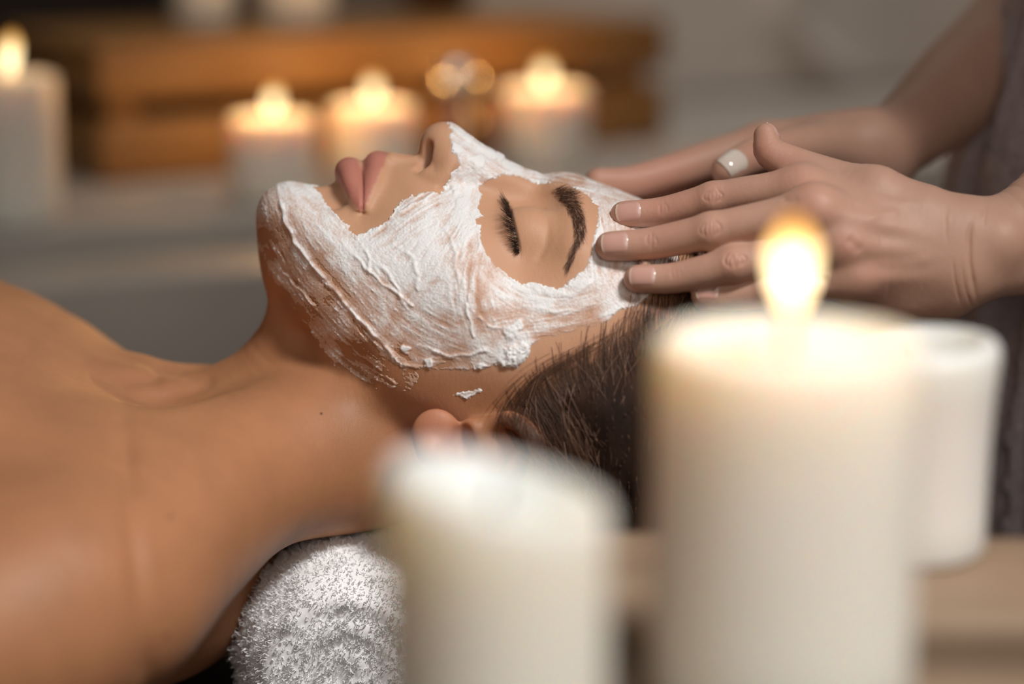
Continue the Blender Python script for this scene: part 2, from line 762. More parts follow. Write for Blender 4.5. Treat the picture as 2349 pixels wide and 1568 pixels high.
# grey curtain to the right of it
M_CURT = plain('curtain_cloth', (0.62, 0.55, 0.49), 0.85, 30.0, 0.05, 0.05, Sheen_Weight=0.1)
_n, _mz = 320, 120
_V = []
for _i in range(_n + 1):
    for _j in range(_mz + 1):
        _u = _i / _n * 1.6
        _z = LEDGE_Z + 0.002 + _j / _mz * 1.2
        _d = 0.010 * math.sin(_u * 9 + 0.6 * math.sin(_z * 3)) + 0.005 * math.sin(_u * 19 + 1.0 - _z * 1.5)
        _zz = min(max(_z + 0.013, 0.0), 0.072)
        _fold = 0.016 * math.exp(-((_u - 0.363 + 1.9 * _zz - 14 * _zz * _zz) / 0.020) ** 2) * min(1.0, max(0.0, (_z + 0.03) * 30))
        _V.append((_u, -_d - _fold, _z))
_F = [(i * (_mz + 1) + j, (i + 1) * (_mz + 1) + j, (i + 1) * (_mz + 1) + j + 1, i * (_mz + 1) + j + 1) for i in range(_n) for j in range(_mz)]
_cu = _e0 + LNRM * 0.47
_cur = mesh_obj('curtain', _V, _F, M_CURT)
_cur.location = (_cu[0] + LDIR[0] * 0.50, _cu[1] + LDIR[1] * 0.50, 0)
_cur.rotation_euler = (0, 0, LA)
tag(_cur, 'plain grey curtain with one pale fold behind the hands', 'curtain')
_so = _cur.modifiers.new('thick', 'SOLIDIFY')
_so.thickness = 0.003

# couch
M_COUCH = plain('couch_cover', (0.040, 0.018, 0.011), 0.6, 60.0, 0.2, 0.15)
couch = empty('massage_table', (-0.55, 0.03, -0.9))
tag(couch, 'dark brown massage couch under the lying person', 'couch')
box('mattress', (-0.45, -0.270, 0.655), (0.70, 0.20, 0.735), M_COUCH, couch, 0.02, 4)
box('frame', (-0.43, -0.27, 0.60), (0.68, 0.185, 0.655), M_DARK, couch, 0.004)
for _x in (-0.40, 0.56):
    for _y in (-0.25, 0.10):
        box('leg', (_x, _y, 0.0), (_x + 0.06, _y + 0.06, 0.60), M_DARK, couch, 0.004)

# low bench of broad slats in front, carrying the near candles
BENCH_Z = -0.021
M_BENCH = wood('bench_wood', (0.38, 0.27, 0.18), (0.25, 0.165, 0.105), 7.0, (1, 10, 10), 0.6)
bench = empty('side_table', (0.2, -0.35, -0.9), math.radians(-3.0))
tag(bench, 'light wooden side table of broad slats under the near candles', 'table')
_bz = 0.9 + BENCH_Z
for _y0, _y1 in ((0.050, 0.140), (-0.090, 0.012), (-0.235, -0.115)):
    box('slat', (-0.233, _y0, _bz - 0.020), (0.52, _y1, _bz), M_BENCH, bench, 0.004, 3)
for _x in (-0.19, 0.44):
    box('bearer', (_x, -0.23, _bz - 0.06), (_x + 0.04, 0.135, _bz - 0.02), M_DARK, bench, 0.002)
    for _y in (-0.22, 0.03):
        box('leg', (_x, _y - 0.0, 0.0), (_x + 0.04, _y + 0.04, _bz - 0.06), M_DARK, bench, 0.002)


# ================================================================== the client lying on the couch
# base of the head: half width w (mm) at places of the side view, blended by a thin-plate spline over w squared
HEAD_PTS = [
    # midline outline, chin - face - forehead - crown - nape
    (622, 712, 0), (612, 672, 0), (600, 620, 0), (592, 560, 0), (588, 510, 0), (592, 475, 0), (603, 449, 0), (626, 429, 0), (657, 420, 0), (690, 423, 0), (716, 428, 0),
    (745, 424, 0), (780, 412, 0), (828, 404, 0), (872, 388, 0), (905, 371, 0), (930, 369, 0), (958, 373, 0),
    (1000, 388, 0), (1060, 400, 0), (1120, 406, 0), (1180, 411, 0), (1232, 411, 0), (1258, 406, 0), (1285, 404, 0), (1319, 407, 0), (1350, 415, 0), (1383, 427, 0),
    (1434, 446, 0), (1480, 466, 0), (1540, 498, 0), (1610, 548, 0), (1680, 620, 0), (1735, 705, 0), (1768, 800, 0), (1775, 900, 0), (1755, 1020, 0), (1705, 1130, 0),
    (1620, 1240, 0), (1520, 1325, 0), (1400, 1385, 0), (1280, 1400, 0), (1170, 1370, 0), (1080, 1290, 0), (1010, 1190, 0),
    (950, 1110, 0), (860, 1010, 0), (760, 900, 0), (680, 800, 0),
    # chin and jaw
    (603, 520, 11), (607, 580, 13), (614, 640, 12), (628, 470, 15), (640, 520, 21), (645, 580, 23), (648, 640, 21), (645, 690, 13),
    (665, 460, 17), (690, 470, 20), (700, 520, 28), (703, 590, 32), (703, 660, 34), (697, 720, 31), (712, 758, 22),
    (735, 460, 17), (752, 500, 27), (760, 560, 36), (768, 640, 41), (772, 720, 43), (772, 790, 41), (787, 845, 30),
    (775, 440, 13), (788, 470, 21), (800, 520, 31), (830, 492, 25.5), (830, 462, 20), (830, 432, 13), (870, 430, 16), (872, 470, 25.5), (885, 520, 35), (918, 400, 13), (920, 440, 22), (925, 485, 32),
    (860, 580, 43), (860, 660, 48), (860, 740, 50), (860, 820, 50.5), (862, 885, 48), (880, 940, 38),
    # cheek
    (955, 440, 24), (960, 490, 34), (975, 560, 45), (970, 640, 52), (965, 720, 55), (960, 800, 56), (955, 870, 56), (955, 925, 54), (965, 985, 45),
    (1010, 425, 18), (1010, 470, 29), (1025, 520, 39), (1060, 440, 20), (1065, 480, 30), (1075, 530, 41), (1085, 590, 50), (1095, 650, 57), (1095, 720, 61), (1080, 800, 62), (1065, 880, 61), (1050, 950, 60), (1050, 1020, 58),
    # orbit and temple
    (1110, 425, 10), (1120, 460, 21), (1135, 510, 33), (1145, 560, 42), (1165, 430, 8), (1175, 460, 18), (1200, 432, 9), (1200, 462, 18), (1195, 510, 30), (1195, 555, 38), (1195, 600, 45), (1190, 650, 53), (1190, 720, 60), (1180, 800, 64), (1170, 880, 65), (1150, 960, 64), (1140, 1040, 63),
    (1240, 432, 11), (1245, 462, 22), (1245, 505, 33), (1248, 560, 42), (1248, 610, 48.5), (1245, 670, 56),
    (1290, 426, 12), (1300, 450, 23), (1312, 488, 34), (1316, 530, 42), (1312, 575, 48), (1305, 630, 53.5), (1300, 700, 59), (1300, 780, 64), (1290, 860, 68), (1280, 960, 71), (1260, 1060, 71),
    (1345, 450, 20), (1385, 458, 19), (1405, 505, 34), (1420, 560, 44), (1428, 630, 53), (1430, 720, 61), (1430, 800, 67), (1430, 900, 72), (1420, 1000, 74), (1400, 1100, 71), (1380, 1200, 62), (1350, 1300, 44),
    (1485, 505, 24), (1530, 570, 38), (1560, 650, 49), (1575, 750, 60), (1580, 850, 66), (1580, 950, 68), (1560, 1050, 66), (1520, 1150, 58), (1470, 1250, 43),
    (1645, 645, 28), (1685, 750, 40), (1695, 850, 48), (1690, 950, 49), (1660, 1050, 46), (1600, 1150, 40),
    (1250, 1160, 66), (1250, 1250, 54), (1270, 1335, 34), (1130, 1110, 60), (1130, 1200, 48), (1130, 1285, 28), (1040, 1080, 54), (1035, 1150, 42), (960, 1040, 38),
]
_P = np.array([at(px, py, w) for px, py, w in HEAD_PTS])
_U = _P[:, [0, 2]]
_G = np.array([w * w for _, _, w in HEAD_PTS], float)
# outside the outline the value keeps falling
_bn = 49
_ctr = np.array([at(1200, 850, 0)[0], at(1200, 850, 0)[2]])
_ext, _exg = [], []
for _i in range(0, _bn, 2):
    _d = _U[_i] - _ctr
    _d = _d / np.linalg.norm(_d)
    if HEAD_PTS[_i][0] > 1600 or HEAD_PTS[_i][1] > 1000:
        _ext.append(_U[_i] + _d * 35)
        _exg.append(-3500.0)
_U = np.vstack([_U, np.array(_ext)])
_G = np.concatenate([_G, np.array(_exg)])


def tps_fit(U, G, lam=0.0):
    n = len(U)
    r2 = ((U[:, None] - U[None]) ** 2).sum(-1)
    K = 0.5 * r2 * np.log(r2 + 1e-9) + lam * np.eye(n)
    A = np.zeros((n + 3, n + 3))
    A[:n, :n] = K
    A[:n, n] = A[n, :n] = 1
    A[:n, n + 1:] = U
    A[n + 1:, :n] = U.T
    return np.linalg.solve(A, np.concatenate([G, np.zeros(3)]))


_C = tps_fit(_U, _G, 6.0)
GX = np.arange(-135.0, 150.0, 1.0)
GZ = np.arange(-150.0, 110.0, 1.0)
_gx, _gz = np.meshgrid(GX, GZ, indexing='ij')
_q = np.column_stack([_gx.ravel(), _gz.ravel()])
_acc = np.full(len(_q), _C[len(_U)])
_acc += _q @ _C[len(_U) + 1:]
for _j in range(len(_U)):
    _r2 = ((_q - _U[_j]) ** 2).sum(1)
    _acc += _C[_j] * 0.5 * _r2 * np.log(_r2 + 1e-9)
GG = _acc.reshape(_gx.shape)
GDX, GDZ = np.gradient(GG, 1.0, 1.0)


def grid_sample(A, x, z):
    fx = np.clip((x - GX[0]), 0, len(GX) - 1.001)
    fz = np.clip((z - GZ[0]), 0, len(GZ) - 1.001)
    i, j = fx.astype(int), fz.astype(int)
    a, b = fx - i, fz - j
    return (A[i, j] * (1 - a) + A[i + 1, j] * a) * (1 - b) + (A[i, j + 1] * (1 - a) + A[i + 1, j + 1] * a) * b


def head_base(p):
    x, w, z = p[:, 0], p[:, 1], p[:, 2]
    g = grid_sample(GG, x, z)
    gx = grid_sample(GDX, x, z)
    gz = grid_sample(GDZ, x, z)
    out = np.maximum(np.maximum(GX[0] - x, x - GX[-1]), np.maximum(GZ[0] - z, z - GZ[-1]))
    d = (w * w - g) / np.sqrt(4 * w * w + gx * gx + gz * gz + 60.0)
    return np.maximum(np.clip(d, -45, 60), out)


def both(c):
    c = np.asarray(c, float)
    return c, c * np.array([1, -1, 1])


def sym(S, kind, pts, *a, **k):
    """the same shape on both sides of the head"""
    pts = np.asarray(pts, float)
    for s in (1, -1):
        q = pts * np.array([1, s, 1])
        if kind == 'chain':
            S.chain(q, *a, **k)
        elif kind == 'ball':
            S.ball(q, *a, **k)
        elif kind == 'ell':
            kk = dict(k)
            if s < 0 and kk.get('rot') is not None:
                kk['rot'] = np.diag([1, -1, 1]) @ np.array(kk['rot']) @ np.diag([1, -1, 1])
            S.ell(q, *a, **kk)


def A(*l):
    return np.array([at(*q) for q in l])


face = SDF()
face.func(head_base, (GX[0], -90, GZ[0]), (GX[-1], 90, GZ[-1]), k=0.01)
# neck and its muscles
NK = A((985, 905, 0), (880, 945, 0), (775, 985, 0), (625, 1045, 0), (450, 1112, 0), (290, 1165, 0))
face.chain(NK, [38, 34, 32.5, 34.0, 39, 44], k=11, squash=((0, 1, 0), 1.08))
sym(face, 'chain', A((1080, 1085, 46), (900, 1095, 34), (690, 1030, 28), (480, 950, 20), (330, 905, 11)), [11, 12, 12, 10, 6.5], k=13)
# windpipe ridge in front
face.chain(A((672, 802, 0), (600, 890, 0), (490, 950, 0), (395, 992, 0)), [16, 18, 18, 16], k=11)
# hollow between jaw and throat
sym(face, 'ell', A((705, 858, 46))[0], (24, 9, 13), k=11, mode='s')
# chest, collar bones, shoulders
face.chain(A((330, 1250, 0), (120, 1215, 0), (-150, 1135, 0), (-420, 1100, 0)), [56, 74, 90, 96], k=20, squash=((0, 1, 0), 1.55))
for s in (1, -1):
    f = np.array([1, s, 1.0])
    dz = 0.0 if s > 0 else -1.0
    drop = np.array([[0, 0, 0], [0, 0, 34], [0, 0, 48], [0, 0, 46]]) * dz
    face.chain(A((860, 1070, 15), (630, 1105, 50), (410, 1222, 98), (240, 1360, 146)) * f + drop, [22, 22, 25, 32], k=22)
    if s > 0:
        face.chain(A((720, 1010, 30), (520, 1065, 60), (390, 1170, 95), (280, 1340, 138)) * f + drop, [24, 22, 22, 26], k=26)
    face.chain(A((272, 912, 12), (262, 1000, 45), (262, 1150, 92), (260, 1300, 132)) * f + drop * 0.5, [6, 6, 6.5, 7], k=16)
    face.chain(A((70, 1395, 168), (-20, 1450, 176), (-240, 1510, 190), (-480, 1570, 196)) * f * np.array([1, 1.0 if s > 0 else 0.84, 1]) + drop[3], [42, 46, 45, 42], k=26)
    face.ell(A((-60, 1190, 95))[0] * f + drop[2], (95, 60, 44), k=35)
# nose
face.chain(A((1212, 428, 0), (1158, 402, 0), (1080, 352, 0), (1028, 322, 0)), [5.6, 5.0, 5.4, 6.2], k=5)
face.ball(at(1009, 326, 0), 7.4, k=5)
sym(face, 'chain', A((1190, 440, 6), (1120, 410, 7.5), (1060, 378, 8)), [6, 6.6, 6.2], k=7)
face.chain(A((992, 345, 0), (981, 362, 0), (974, 385, 0)), [4.6, 3.8, 4.5], k=4)
sym(face, 'ball', A((1013, 345, 5.0))[0], 5.6, k=5)
sym(face, 'chain', A((1036, 360, 9.5), (1030, 396, 13.2), (1004, 414, 14.6), (980, 404, 12.5), (966, 392, 9.0)), [4.2, 4.4, 4.0, 3.3, 2.6], k=4.0)
sym(face, 'ell', A((1022, 388, 9.5))[0], (7, 5.5, 9), k=5)
sym(face, 'chain', A((962, 366, 10.5), (984, 360, 8.0), (1008, 356, 6.2)), [3.1, 3.5, 2.7], k=2.0, mode='s', squash=((0, 0.25, 1), 1.75))
# lips
sym(face, 'chain', A((866, 377, -2), (865, 381, 3), (860, 402, 10), (851, 435, 17.3), (838, 471, 23.5)), [4.4, 4.5, 4.4, 3.6, 2.1], k=4.4)
sym(face, 'chain', A((801, 394, -2), (801, 396, 3), (803, 415, 10), (812, 448, 17.3), (827, 476, 23.2)), [4.8, 4.9, 4.8, 3.9, 2.1], k=4.0)
# philtrum columns and lip roll
sym(face, 'chain', A((900, 366, 3.4), (945, 371, 2.8)), [1.8, 1.6], k=4)
sym(face, 'chain', A((748, 430, 9), (768, 462, 17)), [2, 2], k=9, mode='s')
# eye: hollow, globe under closed lids, lid edge
sym(face, 'ell', A((1222, 452, 25))[0], (13, 10, 5.5), k=10, mode='s')
EYEC = at(1206, 547, 29.5)
sym(face, 'ball', EYEC, 12.3, k=7.5)
LASH = A((1168, 466, 19), (1171, 483, 26), (1176, 506, 32.5), (1182, 535, 38), (1189, 566, 42.5), (1192, 582, 45))
sym(face, 'chain', A((1288, 442, 10), (1318, 468, 21), (1328, 512, 33), (1318, 570, 44)), [2.2, 3.0, 3.2, 2.4], k=10)
# ears
sym(face, 'chain', A((1118, 975, 66), (1170, 962, 71), (1215, 995, 76), (1236, 1050, 79), (1215, 1115, 80), (1150, 1140, 79), (1080, 1120, 76), (1020, 1075, 73), (985, 1035, 71)), [3.0, 3.4, 3.5, 3.6, 3.8, 3.9, 3.9, 4.2, 5.0], k=3)
sym(face, 'ell', A((1000, 995, 67))[0], (9.5, 4.2, 10), k=4)
sym(face, 'ell', A((1120, 1060, 66))[0], (21, 5.5, 16), k=4)
sym(face, 'chain', A((1195, 1040, 73), (1140, 1105, 74), (1070, 1080, 71), (1040, 1040, 70)), [2.6, 2.8, 2.8, 2.4], k=3)
sym(face, 'ball', A((1082, 985, 67))[0], 4.2, k=4)
sym(face, 'ell', A((1060, 1012, 71))[0], (4, 5, 7), k=3, mode='s')


_xs = np.concatenate([np.arange(-340, -150, 6.0), np.arange(-150, -112, 3.5), np.arange(-112, 74, 2.0), np.arange(74, 135, 4.5)])
_ys = np.concatenate([np.arange(-262, -84, 5.5), np.arange(-84, 6, 2.0), np.arange(6, 90, 4.0), np.arange(90, 264, 6.0)])
_zs = np.concatenate([np.arange(-190, -110, 5.0), np.arange(-110, 94, 2.2)])
_V, _Q = surface_nets(face, _xs, _ys, _zs)
_V = relax(_V, _Q, 2, 0.5)
_V = project(face, _V, 2)
BM = QMesh(_V, _Q)
BM.refine()
BM.V = project(face, relax(BM.V, BM.Q, 1, 0.4), 1)


def face_region(V, Q, m=0.0):
    c = V[Q].mean(1)
    return (c[:, 0] > -112 + m) & (c[:, 0] < 72 - m) & (c[:, 1] < 8 - m) & (c[:, 2] > -42 + m)


BM.refine(face_region(BM.V, BM.Q))
BM.V = project(face, relax(BM.V, BM.Q, 1, 0.4), 1)

# creases and folds follow the skin: (line in the side view, depth mm, half width mm, both sides)
CREASES = [
    ([(1167, 462), (1170, 483), (1176, 508), (1183, 538), (1189, 566), (1192, 584)], 1.1, 0.75, True),
    ([(1158, 478), (1160, 505), (1166, 540), (1176, 575)], -0.35, 1.4, True),
    ([(1240, 470), (1255, 510), (1252, 560), (1230, 604)], 0.45, 1.6, True),
    ([(1046, 385), (1042, 410), (1022, 432), (1000, 440)], 1.3, 1.3, True),
    ([(828, 392), (830, 420), (831, 455), (831, 482), (829, 492)], 0.9, 0.75, True),
    ([(829, 484), (828, 494)], 1.1, 2.2, True),
    ([(283, 955), (296, 1100), (315, 1300), (336, 1480), (330, 1600)], 1.7, 4.0, False),
    ([(262, 880), (310, 905), (370, 908), (430, 893), (500, 862)], 2.0, 3.5, False),
    ([(205, 850), (250, 868), (330, 868), (380, 862)], 1.6, 3.0, False),
]


def side_view(V):
    """place in the side view of the photograph, the far half of the head folded onto the near half"""
    return proj(np.column_stack([V[:, 0], -np.abs(V[:, 1]), V[:, 2]]))


def skin_relief(V, N):
    px, py = side_view(V)
    d = np.zeros(len(V))
    for line, depth, sig, two in CREASES:
        L = spline2(line)
        m = (px > L[:, 0].min() - 60) & (px < L[:, 0].max() + 60) & (py > L[:, 1].min() - 60) & (py < L[:, 1].max() + 60)
        if not two:
            m &= V[:, 1] < 10
        m &= N[:, 1] * np.sign(V[:, 1] - 1e-6) > -0.2
        if not m.any():
            continue
        S, _, dist = line_st(px[m], py[m], L)
        tot = np.linalg.norm(np.diff(L, axis=0), axis=1).sum()
        fade = sstep(0, 0.12, S / tot) * sstep(1.0, 0.88, S / tot)
        d[m] -= depth * np.exp(-(dist / 5.55 / sig) ** 2) * (0.25 + 0.75 * fade)
    return V + N * d[:, None]


BM.Nrm = vertex_normals(BM.V, BM.Q)
BM.base = BM.V.copy()
BM.V = skin_relief(BM.V, BM.Nrm)


# ------------------------------------------------------------------ skin
def skin_material(name, base, lip=None, mott=0.10, rough=0.52, sss=0.35, ruddy=(0.62, 0.25, 0.17), scale=1.0):
    t = NT(name)
    c = t.coord()
    f = t.noise(c, 28.0 * scale, 4, 0.6)
    f2 = t.noise(c, 260.0 * scale, 3, 0.6)
    col = t.ramp(f, [(0.32, tuple(x * (1 - mott) for x in base)), (0.68, tuple(min(1, x * (1 + mott)) for x in base))])
    col = t.mix(t.math('MULTIPLY', f2, 0.22), col, tuple(x * 0.82 for x in base))
    col = t.mix(t.math('MULTIPLY', t.attr('ruddy'), 0.75), col, ruddy)
    if lip:
        col = t.mix(t.attr('face_tone'), col, (0.60, 0.335, 0.205))
        col = t.mix(t.attr('lip'), col, lip)
        col = t.mix(t.math('MULTIPLY', t.attr('brow_tint'), 0.42), col, (0.13, 0.06, 0.035))
        col = t.mix(t.attr('liner'), col, (0.02, 0.010, 0.008))
    mole = t.attr('mole')
    col = t.mix(mole, col, (0.10, 0.035, 0.02))
    t.l(col, t.b.inputs['Base Color'])
    t.set(Roughness=rough, Subsurface_Weight=sss, Subsurface_Scale=0.004, Specular_IOR_Level=0.36)
    t.b.inputs['Subsurface Radius'].default_value = (1.0, 0.36, 0.2)
    pores = t.noise(c, 1500.0 * scale, 2, 0.7)
    lines = t.noise(c, 620.0 * scale, 3, 0.6, stretch=(1.0, 0.45, 0.45))
    h = t.math('ADD', t.math('MULTIPLY', pores, 0.6), lines)
    t.bump(h, 0.24, 0.0006)
    return t.m


M_SKIN = skin_material('client_skin', (0.43, 0.198, 0.096), lip=(0.50, 0.200, 0.150))

LIPS = [(762, 386), (772, 362), (790, 354), (815, 358), (829, 384), (842, 356), (862, 342), (880, 340), (890, 352), (880, 378), (868, 402), (852, 442), (835, 482), (824, 482), (806, 462), (788, 437), (773, 412)]
_px, _py = side_view(BM.V)
_lip = sstep(5.0, -5.0, poly_sd(_px, _py, LIPS) + 2.0 * vnoise(np.column_stack([_px, _py]) / 9.0, 3))
_lip *= (BM.V[:, 2] > 30)
_rud = np.zeros(len(BM.V))
for _x, _y, _r, _a in ((1070, 720, 120, 0.35), (640, 560, 60, 0.25), (1020, 300, 30, 0.3), (1000, 1000, 70, 0.8), (1190, 1010, 60, 0.7), (1000, 420, 25, 0.3)):
    _rud = np.maximum(_rud, _a * np.exp(-((_px - _x) ** 2 + (_py - _y) ** 2) / _r ** 2))
_mole = np.zeros(len(BM.V))
for _x, _y, _r in ((391, 1186, 3.6), (383, 1460, 4.0), (737, 948, 3.0), (240, 1252, 2.0), (271, 1046, 2.0)):
    _mole = np.maximum(_mole, sstep(_r * 1.5, _r * 0.5, np.hypot(_px - _x, _py - _y)) * (BM.V[:, 1] < 0))

_face = sstep(40, -60, poly_sd(_px, _py, [(560, 380), (1000, 230), (1400, 380), (1600, 600), (1400, 780), (1180, 880), (1000, 860), (800, 700), (640, 540)])) * (BM.V[:, 2] > -40)
_brt = sstep(7, -7, poly_sd(_px, _py, [(1263, 439), (1276, 430), (1306, 432), (1321, 450), (1334, 482), (1344, 518), (1339, 545), (1324, 572), (1305, 624), (1295, 616), (1305, 582), (1317, 552), (1317, 529), (1311, 501), (1298, 479), (1281, 461), (1269, 448)]))
_brt *= (BM.V[:, 2] > 0) * (0.75 + 0.35 * vnoise(np.column_stack([_px, _py]) / 4.0, 19))
_ls, _lt, _ld = line_st(_px, _py, spline2(CREASES[0][0]))
_lnr = sstep(4.5, 1.0, _ld) * sstep(0, 25, _ls) * sstep(125, 100, _ls) * (BM.V[:, 2] > 0) * 0.9
client = empty('person', (0, 0, -0.165))
tag(client, 'bare shouldered person lying face up with white cream mask and closed eyes', 'person')


def child(name, V, F, mat, parent, **kw):
    """a part given in world millimetres, stored relative to its parent"""
    o = mesh_obj(name, np.asarray(V) / 1000.0, F, mat, None, **kw)
    o.parent = parent
    bpy.context.view_layer.update()
    o.matrix_parent_inverse = parent.matrix_world.inverted()
    return o


client_body = child('body', BM.V, BM.faces(), M_SKIN, client, attrs={'brow_tint': _brt, 'liner': _lnr, 'lip': _lip, 'face_tone': _face, 'ruddy': _rud, 'mole': _mole})

# ------------------------------------------------------------------ cream mask, a layer of its own thickness on the skin
CREAM_OUT = [(1020, 262), (1080, 290), (1140, 330), (1235, 385), (1300, 380), (1400, 405), (1480, 445), (1560, 520), (1560, 620), (1500, 672), (1466, 700), (1425, 715), (1392, 742), (1340, 762),
             (1290, 768), (1245, 778), (1222, 795), (1212, 822), (1186, 846), (1146, 842), (1105, 846), (1062, 852), (1000, 852), (958, 846), (962, 880), (930, 903), (893, 906), (835, 876),
             (775, 848), (738, 806), (704, 748), (664, 694), (622, 640), (596, 590), (575, 540), (572, 470), (600, 415), (650, 395), (706, 405), (716, 424), (734, 444), (754, 472), (780, 497), (800, 513), (813, 537), (836, 531),
             (861, 520), (884, 508), (897, 487), (912, 464), (943, 449), (979, 437), (1004, 440), (1017, 426), (1032, 411), (1030, 398), (1053, 380), (1045, 357), (1032, 344), (1031, 319), (1032, 303)]
CREAM_EYE = [(1158, 401), (1184, 406), (1219, 418), (1255, 425), (1293, 426), (1321, 438), (1352, 452), (1370, 473), (1371, 503), (1365, 534), (1357, 564), (1352, 585), (1344, 610), (1319, 633), (1288, 656),
             (1275, 661), (1255, 654), (1230, 646), (1196, 648), (1179, 636), (1153, 618), (1135, 603), (1120, 585), (1107, 559), (1102, 534), (1106, 516), (1093, 503), (1110, 496), (1097, 478), (1107, 447), (1102, 429), (1128, 414)]
CREAM_FLECK = [(1034, 907), (1048, 896), (1072, 897), (1098, 888), (1110, 896), (1088, 907), (1070, 916), (1054, 911)]
# how thick it was spread: (place, 0 thin .. 1 thick)
SPREAD = [(680, 450, .95), (740, 500, .98), (790, 545, .92), (606, 500, .40), (612, 580, .22), (650, 545, .55), (660, 610, .42), (630, 470, .5), (720, 640, .40), (800, 715, .42), (760, 662, .34), (870, 790, .38), (700, 720, .16), (760, 800, .20), (850, 870, .16), (900, 850, .08), (820, 810, .08), (900, 900, .04), (770, 845, .08), (640, 650, .1), (590, 560, .14), (940, 880, .02), (1000, 850, .2), (700, 560, .62),
          (800, 600, .80), (850, 660, .60), (920, 740, .62), (1000, 785, .66), (1100, 795, .72), (1170, 800, .95), (860, 560, .96), (930, 600, 1.0), (1000, 560, .92), (960, 520, .97), (1060, 480, .92), (1000, 660, .86), (1080, 600, .52), (1100, 660, .60), (1060, 720, .70), (1120, 740, .55),
          (1200, 730, .48), (1250, 690, .92), (1330, 668, .86), (1300, 735, .55), (1400, 690, .82), (1200, 665, .94), (1150, 645, .82), (1100, 580, .8), (1400, 560, .80), (1390, 480, .62), (1430, 640, .78), (1430, 460, .60), (1310, 418, .60), (1480, 560, .7), (1500, 660, .6), (1360, 730, .45),
          (1060, 325, .82), (1100, 375, .99), (1150, 385, .92), (1080, 425, .96), (1045, 432, .92), (1115, 435, .55), (1240, 412, .7), (980, 455, .62), (930, 480, .74), (1060, 840, .45), (980, 845, .40), (1070, 900, .95), (1270, 770, .3)]
STROKES = [
    [(640, 440), (665, 530), (720, 620), (800, 705), (880, 790), (970, 845), (1060, 850)],
    [(740, 500), (800, 580), (870, 660), (960, 730), (1060, 780), (1170, 800)],
    [(1030, 435), (960, 470), (890, 520), (830, 560)],
    [(1085, 440), (1040, 530), (980, 620), (930, 690)],
    [(1100, 560), (1085, 640), (1095, 720), (1130, 800)],
    [(1120, 620), (1200, 680), (1300, 690), (1400, 650), (1430, 580)],
    [(1150, 760), (1260, 745), (1380, 715), (1460, 680)],
    [(1380, 470), (1395, 560), (1400, 640), (1440, 690)],
    [(1030, 300), (1100, 345), (1170, 395), (1270, 412), (1400, 440), (1500, 480)],
    [(650, 430), (700, 470), (770, 520), (810, 560)],
    [(600, 560), (660, 660), (730, 750), (820, 830), (900, 880)],
]
RIDGES = [
    ([(640, 436), (648, 480), (665, 527), (700, 587), (760, 657), (840, 747), (915, 825), (985, 850)], 0.75, 0.9, .5),
    ([(790, 560), (830, 605), (885, 655), (945, 702)], 0.5, 0.8, .25),
    ([(625, 600), (680, 655), (722, 700)], 0.4, 0.55, .35),
    ([(740, 720), (790, 780), (860, 840), (905, 880)], 0.25, 0.5, .22),
    ([(860, 522), (940, 475), (1010, 442)], 0.6, 0.8, .25),
    ([(1085, 640), (1072, 700), (1088, 770)], 0.4, 0.7, .3),
    ([(955, 630), (990, 650), (1040, 638)], -0.5, 0.8, -.2),
    ([(905, 560), (950, 600), (960, 660)], 0.45, 1.0, .2),
    ([(1000, 500), (1040, 560), (1050, 640)], 0.4, 0.9, .15),
    ([(1115, 800), (1150, 822), (1205, 812)], 0.5, 1.4, .4),
    ([(960, 790), (1030, 815), (1110, 806)], 0.45, 0.8, .25),
    ([(1190, 655), (1240, 668), (1300, 676), (1350, 655)], 0.5, 1.6, .2),
    ([(1200, 700), (1280, 715), (1360, 700)], 0.3, 0.8, .2),
    ([(1075, 700), (1120, 745), (1190, 755)], 0.35, 0.7, .2),
    ([(1105, 500), (1100, 560), (1130, 615)], 0.3, 1.1, .15),
    ([(1040, 300), (1110, 345), (1150, 362)], 0.6, 1.0, .2),
    ([(850, 590), (900, 640), (930, 700)], 0.4, 0.7, .2),
    ([(820, 545), (845, 590), (850, 620)], 0.5, 0.8, .2),
]
BLOBS = [(1178, 815, 26, 1.7), (1160, 826, 18, 1.2), (1196, 800, 16, 1.3), (1172, 762, 20, .8), (1190, 745, 14, .6), (1145, 362, 14, 1.0), (1098, 372, 20, .5), (1045, 432, 14, 1.0), (1034, 378, 8, .8), (1060, 470, 22, .5), (1105, 840, 12, .3), (985, 832, 14, .5), (930, 800, 12, .5)]


